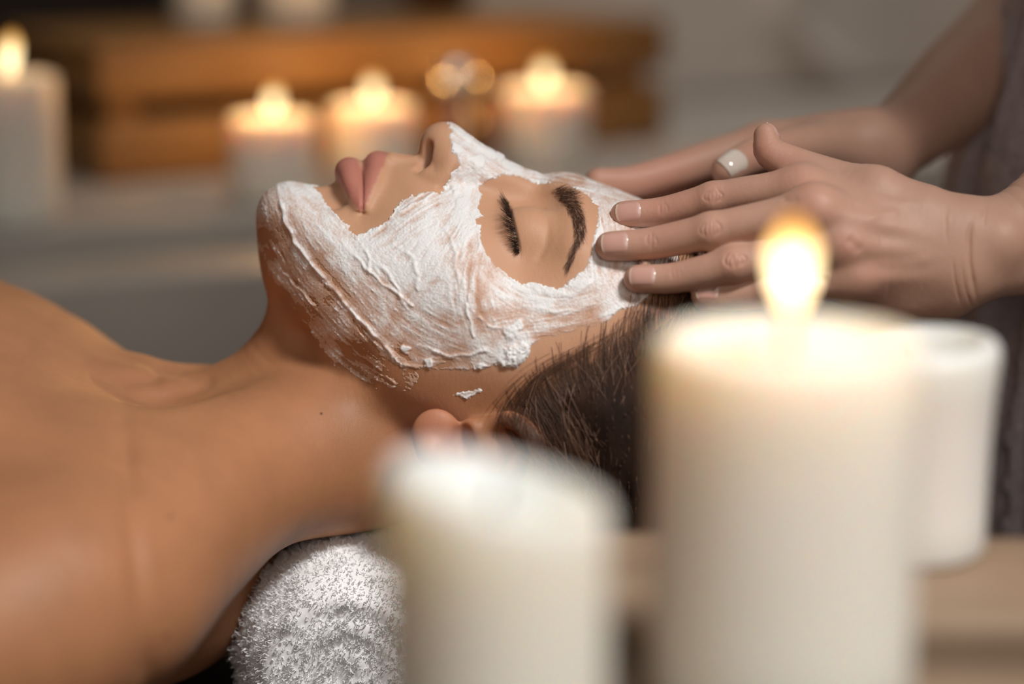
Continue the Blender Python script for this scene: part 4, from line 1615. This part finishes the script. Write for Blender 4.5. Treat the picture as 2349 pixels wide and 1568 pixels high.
# finger nails
t = NT('nail')
t.l(t.mix(t.attr('moon'), t.mix(t.attr('tip'), (0.62, 0.36, 0.30), (0.80, 0.62, 0.50)), (0.74, 0.56, 0.52)), t.b.inputs['Base Color'])
t.set(Roughness=0.22, Subsurface_Weight=0.2, Subsurface_Scale=0.002, Specular_IOR_Level=0.5)
t.bump(t.noise(t.coord(), 300.0, 2, 0.5, stretch=(0.2, 1, 1)), 0.05, 0.0004)
M_NAIL = t.m
t = NT('nail_polish')
t.l(t.mix(t.noise(t.coord(), 60.0, 2), (0.70, 0.60, 0.52), (0.76, 0.68, 0.60)), t.b.inputs['Base Color'])
t.set(Roughness=0.12, Coat_Weight=0.6, Coat_Roughness=0.06)
M_POLISH = t.m


def nail(cpx, cpy, w, tip_dir, n, length, half, r, mat, parent, flat=1.0):
    """curved plate: centre seen at (cpx, cpy), lying over a finger of radius r"""
    a = np.asarray(tip_dir, float)
    a /= np.linalg.norm(a)
    n = np.asarray(n, float)
    n = n - (n @ a) * a
    n /= np.linalg.norm(n)
    b = np.cross(a, n)
    C = at(cpx, cpy, w)
    NS, NTT = 12, 11
    V, tip, moon = [], [], []
    for i in range(NS + 1):
        for j in range(NTT + 1):
            v = j / NTT * 2 - 1
            u = i / NS
            s0 = length * (0.5 - 0.10 * v * v)
            s1 = -length * (0.5 - 0.16 * v * v * abs(v))
            s = s0 + (s1 - s0) * u
            ang = v * half
            rr = r * (1 - 0.02 * abs(v))
            dome = 0.25 * (1 - (2 * u - 1) ** 2)
            p = C + a * s + b * (rr * math.sin(ang)) + n * (rr * (math.cos(ang) - 1) * flat + dome)
            V.append(p)
            tip.append(1.0 if i == 0 else 0.0)
            moon.append(max(0.0, min(1.0, (u - 0.78) / 0.12)) * max(0.0, 1 - abs(v) * 1.3))
    V = np.array(V)
    V = project(lambda p: th(p) - 0.22, V, 4, 2.0)
    k = 0
    for i in range(NS + 1):
        for j in range(NTT + 1):
            if i == NS or j in (0, NTT):
                V[k] -= n * 0.5
            elif i == 0:
                V[k] += a * 0.35 - n * 0.05
            k += 1
    F = []
    for i in range(NS):
        for j in range(NTT):
            q = i * (NTT + 1) + j
            F.append((q, q + NTT + 1, q + NTT + 2, q + 1))
    o = child('fingernail', np.array(V), F, mat, parent, attrs={'tip': tip, 'moon': moon})
    return o


for _nm, (_cx, _cy, _el, _ln, _hf) in {'index': (1446, 486, 24, 10.4, 0.78), 'middle': (1412, 554, 26, 11.0, 0.80), 'ring': (1477, 631, 24, 10.6, 0.76), 'little': (1619, 663, 38, 9.0, 0.75)}.items():
    _P3, _r = NEAR[_nm]
    _e = math.radians(_el)
    _nv = np.array([0, -math.cos(_e), math.sin(_e)])
    _ax = _P3[0] - _P3[1]
    _ax /= np.linalg.norm(_ax)
    # walk from the bone to the skin along the nail's own normal
    _b0 = _P3[0] - _ax * 0.2
    _nvv = _nv - (_nv @ _ax) * _ax
    _nvv /= np.linalg.norm(_nvv)
    _surf = _b0 + _nvv * (_r[0] + 0.15)
    _sx, _sy = proj(_surf[None])
    nail(float(_sx[0]) + 8, float(_sy[0]), -_surf[1], _ax, _nvv, _ln, _hf, _r[0] * 1.02, M_NAIL, th_body)
_tn = np.array([0.62, 0.35, 0.55])
_sf = TH[0] + _tn / np.linalg.norm(_tn) * 4.6
_sx, _sy = proj(_sf[None])
nail(float(_sx[0]), float(_sy[0]), -_sf[1], TH[0] - TH[1] + np.array([-1.0, 0, 1.5]), _tn, 10.5, 0.8, 5.4, M_NAIL, th_body)
_ftn = np.array([-0.12, -0.85, 0.5])
_ft0, _ft1 = at(1668, 390, -14), at(1722, 362, -24)
_sf = _ft0 + (_ft1 - _ft0) * 0.30 + _ftn / np.linalg.norm(_ftn) * 6.9
_sx, _sy = proj(_sf[None])
nail(float(_sx[0]), float(_sy[0]), -_sf[1], _ft0 - _ft1, _ftn, 12.0, 0.82, 6.8, M_POLISH, th_body)['label'] = 'glossy pale polished thumbnail'

# ------------------------------------------------------------------ robe
robe = SDF()
_rc = np.array([at(2335, -60, -130), at(2325, 0, -130), at(2262, 260, -130), at(2198, 455, -130), at(2140, 740, -130), at(2125, 1000, -130), at(2125, 1300, -130)])
_rc = np.vstack([[296.0 - 92, 130, 450], [318.0 - 92, 130, 300], _rc[1:], _rc[-1] + np.array([0, 0, -200.0]), _rc[-1] + np.array([0, 0, -520.0])])
_rc[:, 0] += 92
robe.chain(_rc, [84, 90] + [92] * 6 + [100, 116], k=10, squash=((0, 1, 0), 1.42))
robe.chain(np.array([SH_N, [292, 130, 455.0], SH_F]), [58, 74, 58], k=40)
for _e, _sh in ((ELB_N, SH_N), (ELB_F, SH_F)):
    robe.chain(np.array([_sh, _sh + (_e - _sh) * 0.6]), [60, 66], k=20)


def robe_sdf(p):
    f = robe(p)
    # soft lengthwise folds
    ang = np.arctan2(p[:, 1] - 130, p[:, 0] - 330)
    return f + 2.2 * np.sin(ang * 17 + p[:, 2] * 0.006 + 1.3 * np.sin(p[:, 2] * 0.012)) + 1.2 * np.sin(ang * 31 - p[:, 2] * 0.01)


_V, _Q = surface_nets(robe_sdf, np.concatenate([np.arange(130, 300, 4.0), np.arange(300, 520, 12.0)]), np.arange(-140, 420, 7.0), np.concatenate([np.arange(-820, -180, 16.0), np.arange(-180, 230, 6.0), np.arange(230, 640, 14.0)]))
_V = relax(_V, _Q, 1, 0.5)
RM = QMesh(_V, _Q)
RM.refine()
RM.V = project(robe_sdf, relax(RM.V, RM.Q, 1, 0.5), 1)
_N = vertex_normals(RM.V, RM.Q)
RM.V += _N * (0.5 * vnoise(RM.V / 3.0, 4) + 0.4 * vnoise(RM.V / 7.0, 8))[:, None]
t = NT('robe_fabric')
_c0 = t.coord()
t.l(t.ramp(t.noise(_c0, 350.0, 4, 0.65), [(0.3, (0.40, 0.325, 0.34)), (0.7, (0.60, 0.50, 0.52))]), t.b.inputs['Base Color'])
t.set(Roughness=0.9, Sheen_Weight=0.35, Sheen_Roughness=0.5)
t.bump(t.noise(_c0, 700.0, 3, 0.7), 0.5, 0.002)
M_ROBE = t.m
robe_o = child('robe', RM.V, RM.faces(), M_ROBE, masseuse)
robe_o['label'] = 'grey lilac terry robe'
# overlapping front panel
_px, _py = proj(RM.V)
_edge = np.interp(_py, [-400, 400, 800, 1000, 1210, 2500], [2460, 2420, 2352, 2314, 2306, 2300]) + 4 * vnoise(RM.V / 9.0, 3)
_sel = (_px > _edge) & (RM.V[:, 1] < 130) & (RM.V[:, 2] < 200)
_qk = _sel[RM.Q].all(1)
_u, _inv = np.unique(RM.Q[_qk], return_inverse=True)
_pv = RM.V[_u]
_pn = _N[_u]
_lift = 1.0 + 6.0 * sstep(0, 26, _px[_u] - _edge[_u])
_lift = np.where(_px[_u] - _edge[_u] < 5, -1.0, 5.5 + 1.5 * sstep(0, 30, _px[_u] - _edge[_u]))
child('robe_panel', _pv + _pn * _lift[:, None], _inv.reshape(-1, 4), M_ROBE, robe_o)
# short pile where it catches the eye
_vis = np.nonzero((_px > 2080) & (_px < 2400) & (_py > -30) & (_py < 1320) & (_N[:, 1] < 0.6))[0]
_r = np.random.default_rng(12)
_id = _r.choice(_vis, 9000)
_base = RM.V[_id] + _r.normal(0, 1.6, (9000, 3)) * (1 - np.abs(_N[_id]))
_base += _N[_id] * np.where(_px[_id] > _edge[_id] + 5, 6.2, 0.0)[:, None]
_dirn = _N[_id] + _r.normal(0, 0.5, (9000, 3))
_dirn /= np.linalg.norm(_dirn, axis=1, keepdims=True)
_pp = np.stack([_base - _N[_id] * 0.4, _base + _dirn * 1.0, _base + _dirn * 1.7 + _r.normal(0, 0.5, (9000, 3))], 1)
hair_curves('robe_pile', _pp, 0.16, M_ROBE, robe_o)['kind'] = 'stuff'


# ================================================================== candles and small things
def wax_material(name, col, sss=0.6, scale=0.02, rough=0.45):
    t = NT(name)
    c = t.coord()
    f = t.noise(c, 30.0, 4)
    t.l(t.ramp(f, [(0.3, tuple(x * 0.95 for x in col)), (0.7, col)]), t.b.inputs['Base Color'])
    t.set(Roughness=rough, Subsurface_Weight=sss, Subsurface_Scale=scale)
    t.b.inputs['Subsurface Radius'].default_value = (1.0, 0.55, 0.24)
    t.bump(f, 0.05, 0.001)
    return t.m


def flame_material(name, strength):
    m = bpy.data.materials.new(name)
    m.use_nodes = True
    t = m.node_tree
    t.nodes.remove(t.nodes['Principled BSDF'])
    em = t.nodes.new('ShaderNodeEmission')
    tc = t.nodes.new('ShaderNodeTexCoord')
    sp = t.nodes.new('ShaderNodeSeparateXYZ')
    rp = t.nodes.new('ShaderNodeValToRGB')
    e = rp.color_ramp.elements
    e[0].position, e[0].color = 0.0, (0.55, 0.22, 0.07, 1)
    e[1].position, e[1].color = 1.0, (0.9, 0.30, 0.04, 1)
    for p, c in ((0.14, (1.0, 0.62, 0.25, 1)), (0.30, (1.0, 0.80, 0.47, 1)), (0.58, (1.0, 0.76, 0.40, 1)), (0.80, (1.0, 0.52, 0.14, 1))):
        k = e.new(p)
        k.color = c
    st = t.nodes.new('ShaderNodeMapRange')
    st.inputs['From Min'].default_value = 0.55
    st.inputs['From Max'].default_value = 1.0
    st.inputs['To Min'].default_value = strength
    st.inputs['To Max'].default_value = strength * 0.22
    t.links.new(tc.outputs['Generated'], sp.inputs[0])
    t.links.new(sp.outputs['Z'], rp.inputs[0])
    t.links.new(sp.outputs['Z'], st.inputs['Value'])
    t.links.new(rp.outputs[0], em.inputs['Color'])
    t.links.new(st.outputs[0], em.inputs['Strength'])
    t.links.new(em.outputs[0], t.nodes['Material Output'].inputs['Surface'])
    return m


M_WAX = wax_material('wax_white', (0.78, 0.75, 0.68), 0.6, 0.03)
M_WHITE = wax_material('wax_pale', (0.86, 0.84, 0.80), 0.6, 0.02)
M_IVORY = wax_material('wax_ivory', (0.90, 0.87, 0.79), 0.75, 0.04)
M_WICK = plain('wick', (0.02, 0.014, 0.01), 0.9, 200.0)
M_FLAME_BACK = flame_material('flame_back', 3.3)
M_FLAME_NEAR = flame_material('flame_near', 6.0)


def candle(loc, r, h, label, wax, lit=True, pool=0.006, lip=0.004, flame_h=0.026, flame_w=0.0095, glow=0.12, fmat=None, lean=(0.0, 0.0), flare=0.0, rise=0.005, group=None, name='pillar_candle', uneven=0.0, turn=0.0):
    root = empty(name, loc)
    tag(root, label, 'candle', group)
    n_b = 0.003
    prof = [(0.0005, 0.0), (r - n_b, 0.0), (r - 0.0008, 0.001), (r, n_b)]
    for i in range(1, 7):
        prof.append((r + flare * (i / 6) ** 3, n_b + (h - lip - n_b) * i / 6))
    R = r + flare
    prof += [(R - 0.0006, h - lip * 0.45), (R - 0.0020, h - 0.0006), (R - 0.0038, h), (R - 0.0058, h - 0.0012), (R - 0.0075, h - pool * 0.6), (R - 0.0115, h - pool), (R * 0.35, h - pool * 1.08), (0.0012, h - pool * 1.05)]

    def wob(rr, z, a):
        k = max(0.0, (z - h * 0.75) / (h * 0.25))
        return rr * (1 + 0.006 * math.sin(3 * a + 1) + 0.004 * math.sin(5 * a)), z + k * uneven * math.cos(a - turn)
    lathe('wax', prof, wax, root, n=64, wob=wob)
    zt = h - pool
    bend = [(0, 0, zt - 0.002), (0.0002, 0.0, zt + rise * 0.8), (0.0006, 0.0, zt + rise + 0.003), (0.0014, 0.0003, zt + rise + 0.0055)]
    v, q = tubes(np.array([bend]), 0.0011, 0.0008, 6)
    mesh_obj('wick', v, q, M_WICK, root)
    if lit:
        N = 20
        V, F = [], []
        for i in range(N + 1):
            u = i / N
            # drop shape: round below, drawn out to a tip
            rad = flame_w * 0.5 * (math.sin(math.pi * min(1.0, u / 0.62 * 0.5)) ** 0.8 if u < 0.62 else math.cos(math.pi * 0.5 * ((u - 0.62) / 0.38)) ** 0.85) if 0 < u < 1 else 0.00005
            for j in range(24):
                a = 2 * math.pi * j / 24
                V.append((rad * math.cos(a) + lean[0] * u * u * flame_h, rad * math.sin(a) + lean[1] * u * u * flame_h, u * flame_h))
        for i in range(N):
            for j in range(24):
                k = (j + 1) % 24
                F.append((i * 24 + j, i * 24 + k, (i + 1) * 24 + k, (i + 1) * 24 + j))
        F.append(tuple(range(23, -1, -1)))
        F.append(tuple(N * 24 + j for j in range(24)))
        fl = mesh_obj('flame', V, F, fmat or M_FLAME_BACK, root)
        fl.location = (0.0008, 0, zt + rise)
        fl['label'] = 'bright yellow flame'
        fl.visible_shadow = True
        d = bpy.data.lights.new('candle_light', 'POINT')
        d.energy = glow
        d.color = (1.0, 0.50, 0.16)
        d.shadow_soft_size = flame_w * 0.5
        lo = link(bpy.data.objects.new('candle_light', d), root)
        lo.location = (0.0008, 0, zt + rise + flame_h * 1.15)
    return root


def ground(px, py_unused, depth, z):
    """point on the horizontal plane z that is seen in column px at this depth along the view"""
    c = CAM + FWD * depth
    up = (z - CAM[2] - FWD[2] * depth) / UPV[2]
    return np.array([(px - 1174.5) / FPX * depth, 0, 0]) + CAM + FWD * depth + UPV * up


# near candles on the side table
candle(ground(1787, 0, 0.650, BENCH_Z), 0.0350, 0.0995, 'tall ivory pillar candle burning in front of the hands', M_IVORY, True, 0.005, 0.004, 0.0258, 0.0104, 0.11, M_FLAME_NEAR, group='near candles', rise=0.0105)
candle(ground(1137, 0, 0.600, BENCH_Z), 0.0272, 0.0745, 'short unlit ivory candle in front of the ear', M_IVORY, False, 0.010, 0.004, group='near candles', uneven=0.005, turn=3.1)
candle(ground(2072, 0, 0.785, BENCH_Z), 0.0260, 0.0690, 'unlit white candle with a flared rim beside the robe', M_WHITE, False, 0.012, 0.005, flare=0.0026, group='near candles', uneven=0.0015)
# candles on the ledge behind
candle(ground(33, 0, 1.465, LEDGE_Z), 0.0290, 0.0885, 'tall lit candle on the ledge at the edge of the picture', M_WAX, True, 0.008, 0.004, 0.029, 0.0092, 0.06, lean=(0.10, 0), group='candles on the ledge')
candle(ground(627, 0, 1.400 * LK, LEDGE_Z), 0.0248 * LK, 0.048 * LK, 'lit white candle behind the chin', M_WAX, True, 0.006, 0.004, 0.021, 0.0088, 0.22, lean=(0.10, 0), group='candles on the ledge')
candle(ground(855, 0, 1.460 * LK, LEDGE_Z), 0.0255 * LK, 0.048 * LK, 'lit white candle behind the lips', M_WAX, True, 0.006, 0.004, 0.021, 0.0094, 0.24, group='candles on the ledge')
candle(ground(1246, 0, 1.530 * LK, LEDGE_Z), 0.0285 * LK, 0.050 * LK, 'lit white candle behind the bridge of the nose', M_WAX, True, 0.006, 0.004, 0.021, 0.0100, 0.24, group='candles on the ledge')

# slatted wooden box on the ledge
M_BOX = wood('box_wood', (0.30, 0.15, 0.042), (0.19, 0.088, 0.024), 8.0, (1, 9, 9), 0.5)
BX0 = atz(236, 425, LEDGE_Z)
BX1 = atz(1528, 322, LEDGE_Z)
BL = float(np.linalg.norm(BX1[:2] - BX0[:2]))
BA = math.atan2(BX1[1] - BX0[1], BX1[0] - BX0[0])
BH, BD = 0.083 * LK, 0.19
wbox = empty('wooden_box', (BX0[0], BX0[1], LEDGE_Z), BA)
tag(wbox, 'golden brown slatted wooden box behind the row of candles', 'box')
for _y in (0.0, BD - 0.012):
    for _z0, _z1 in ((0.003, 0.042), (0.054, BH - 0.009)):
        box('slat', (0.0, _y, _z0), (BL, _y + 0.012, _z1), M_BOX, wbox, 0.0015)
for _x in (0.0, BL - 0.012):
    for _z0, _z1 in ((0.003, 0.042), (0.054, BH - 0.009)):
        box('end_slat', (_x, 0.0125, _z0), (_x + 0.012, BD - 0.0125, _z1), M_BOX, wbox, 0.0015)
for _x in (0.012, BL - 0.032, BL * 0.5):
    for _y in (0.0125, BD - 0.0325):
        box('post', (_x, _y, 0.0), (_x + 0.020, _y + 0.020, BH - 0.0095), M_BOX, wbox, 0.001)
for _i in range(3):
    box('lid_board', (0.0, _i * BD / 3 + 0.001, BH - 0.009), (BL, (_i + 1) * BD / 3 - 0.001, BH), M_BOX, wbox, 0.0015)
box('inner_board', (0.034, BD * 0.5 - 0.004, 0.001), (BL - 0.034, BD * 0.5 + 0.004, BH - 0.0095), M_DARK, wbox, 0.0005)
BTOP = LEDGE_Z + BH
candle(ground(470, 0, 1.600 * LK, BTOP), 0.0205 * LK, 0.09, 'unlit white candle on the wooden box, farther from the bowl', M_WAX, False, group='candles on the box')
candle(ground(678, 0, 1.610 * LK, BTOP), 0.0245 * LK, 0.08, 'broad lit white candle on the wooden box nearer the bowl', M_WAX, True, 0.006, 0.004, 0.022, 0.012, 0.3, group='candles on the box')
# dark bowl on the box
M_BOWL = wood('bowl_wood', (0.070, 0.026, 0.010), (0.035, 0.012, 0.005), 14.0, (1, 1, 6), 0.45)
_bp = ground(1003, 0, 1.70 * LK, BTOP)
_pr = [(0.0005, 0.0), (0.016, 0.0), (0.018, 0.002), (0.026, 0.012), (0.032, 0.026), (0.0345, 0.042), (0.0335, 0.0435), (0.031, 0.042), (0.028, 0.026), (0.021, 0.013), (0.0005, 0.009)]
tag(lathe('wooden_bowl', _pr, M_BOWL, None, _bp), 'dark brown wooden bowl on top of the slatted box', 'bowl')
# small brown bottle with a round metal stopper
_bt = ground(1046, 0, 1.500 * LK, LEDGE_Z)
bottle = empty('glass_bottle', _bt)
tag(bottle, 'small brown bottle with round silver stopper between two lit candles', 'bottle')
t = NT('brown_glass')
t.l(t.mix(t.noise(t.coord(), 20.0), (0.10, 0.035, 0.012), (0.14, 0.05, 0.018)), t.b.inputs['Base Color'])
t.set(Roughness=0.12, Coat_Weight=0.4)
_pr = [(0.0005, 0.0), (0.0150, 0.0), (0.0168, 0.0015), (0.0172, 0.006), (0.0172, 0.026), (0.0160, 0.031), (0.0110, 0.0355), (0.0080, 0.038), (0.0080, 0.044), (0.0005, 0.044)]
lathe('bottle_body', [(x * 1.25, z * 1.15) for x, z in _pr], t.m, bottle)
t = NT('silver')
t.l(t.mix(t.noise(t.coord(), 40.0), (0.52, 0.50, 0.48), (0.60, 0.58, 0.55)), t.b.inputs['Base Color'])
t.set(Roughness=0.16, Metallic=1.0)
_pr = [(0.0005, 0.0435)] + [(0.0135 * math.sin(math.pi * (0.12 + 0.87 * i / 14)), 0.0555 - 0.0130 * math.cos(math.pi * (0.12 + 0.87 * i / 14))) for i in range(15)]
lathe('stopper', [(x * 1.25, z * 1.15) for x, z in _pr], t.m, bottle, n=40)

# ------------------------------------------------------------------ rolled towel under the neck
tw = SDF()
_t0p, _t1p = at(815, 1492, 40), at(815, 1492, 40)
_tc = np.array([_t0p[0], 0, _t0p[2]])
_axis = np.array([0.10, -1.0, 0.0])
tw.chain(np.array([_tc + [-6, 150, 0], _tc + [-2, 60, 0], _tc + [2, -20, 0], _tc + [3, -40, 0]]), [46, 48, 47, 44], k=4, squash=((1, 0, 0), 1.13))


def towel_sdf(p):
    f = tw(p)
    # flattened near end with the coil of the roll showing faintly, and a turned-over edge
    cap = -(p[:, 1] + 70.0)
    f = -smin(-f, -cap, 11.0)
    q = np.hypot(p[:, 0] - _tc[0], p[:, 2] - _tc[2])
    a = np.arctan2(p[:, 2] - _tc[2], p[:, 0] - _tc[0])
    end = sstep(-50, -66, p[:, 1])
    f = f + end * 1.5 * np.cos((q / 11.0 - a / (2 * math.pi)) * 2 * math.pi)
    f = f + 1.5 * vnoise(p / 19.0, 5) + 0.4 * vnoise(p / 7.5, 9)
    f = np.maximum(f, (-163.5 - p[:, 2]))
    return f


_V, _Q = surface_nets(towel_sdf, np.arange(-135, 10, 3.0), np.arange(-90, 212, 3.5), np.arange(-176, -55, 3.0))
_V = relax(_V, _Q, 1, 0.5)
# the neck presses into the roll
_f = face(_V)
_N = vertex_normals(_V, _Q)
TM = QMesh(_V, _Q)
TM.refine()
_f = face(TM.V)
_g = np.zeros_like(TM.V)
for _d in TET:
    _g += _d * face(TM.V + _d * 0.5)[:, None]
_g /= np.maximum(np.linalg.norm(_g, axis=1, keepdims=True), 1e-6)
_pen = np.maximum(0, 1.2 - _f)
TM.V += _g * np.minimum(_pen, 40)[:, None]
_N = vertex_normals(TM.V, TM.Q)
t = NT('terry')
_c0 = t.coord()
t.l(t.ramp(t.noise(_c0, 300.0, 4, 0.7), [(0.3, (0.93, 0.94, 0.95)), (0.65, (0.965, 0.975, 0.985))]), t.b.inputs['Base Color'])
t.set(Roughness=1.0, Specular_IOR_Level=0.1)
t.bump(t.noise(_c0, 600.0, 3, 0.7), 0.12, 0.002)
M_TERRY = t.m
towel = empty('rolled_towel', (_tc[0] / 1000, 0.04, -0.165))
tag(towel, 'rolled white terry towel under the neck', 'towel')
towel_o = child('towel_roll', TM.V, TM.faces(), M_TERRY, towel)
# loops of the pile
_r = np.random.default_rng(21)
_fc = TM.V[TM.Q].mean(1)
_fn = _N[TM.Q].mean(1)
_px, _py = proj(_fc)
_ok = np.nonzero((_fc[:, 1] < 60) & (_fn[:, 1] < 0.25) & (face(_fc) > 1.0) & (_fc[:, 2] > -160))[0]
_n = 19000
_id = _r.choice(_ok, _n)
_ba = _fc[_id] + _r.normal(0, 0.9, (_n, 3))
_nn = _fn[_id]
_clump = np.stack([vnoise(_ba / 6.0, 31), vnoise(_ba / 6.0, 37), vnoise(_ba / 6.0, 41)], 1)
_dr = _nn * 0.9 + 0.55 * _clump + _r.normal(0, 0.28, (_n, 3)) + np.array([0, 0, -0.12])
_dr /= np.linalg.norm(_dr, axis=1, keepdims=True)
_sd = np.cross(_dr, _r.normal(0, 1, (_n, 3)))
_sd /= np.linalg.norm(_sd, axis=1, keepdims=True)
_ln = _r.uniform(0.7, 1.6, (_n, 1))
_pp = np.stack([_ba - _nn * 0.6, _ba + _dr * _ln * 0.55 + _sd * 0.25, _ba + _dr * _ln + _sd * 0.55, _ba + _dr * _ln * 0.9 + _sd * 1.1, _ba + _dr * _ln * 0.55 + _sd * 1.2], 1)
_v, _q = tubes(_pp, 0.20, 0.15)
_pl = child('pile', _v, _q, M_TERRY, towel_o)
_pl['kind'] = 'stuff'
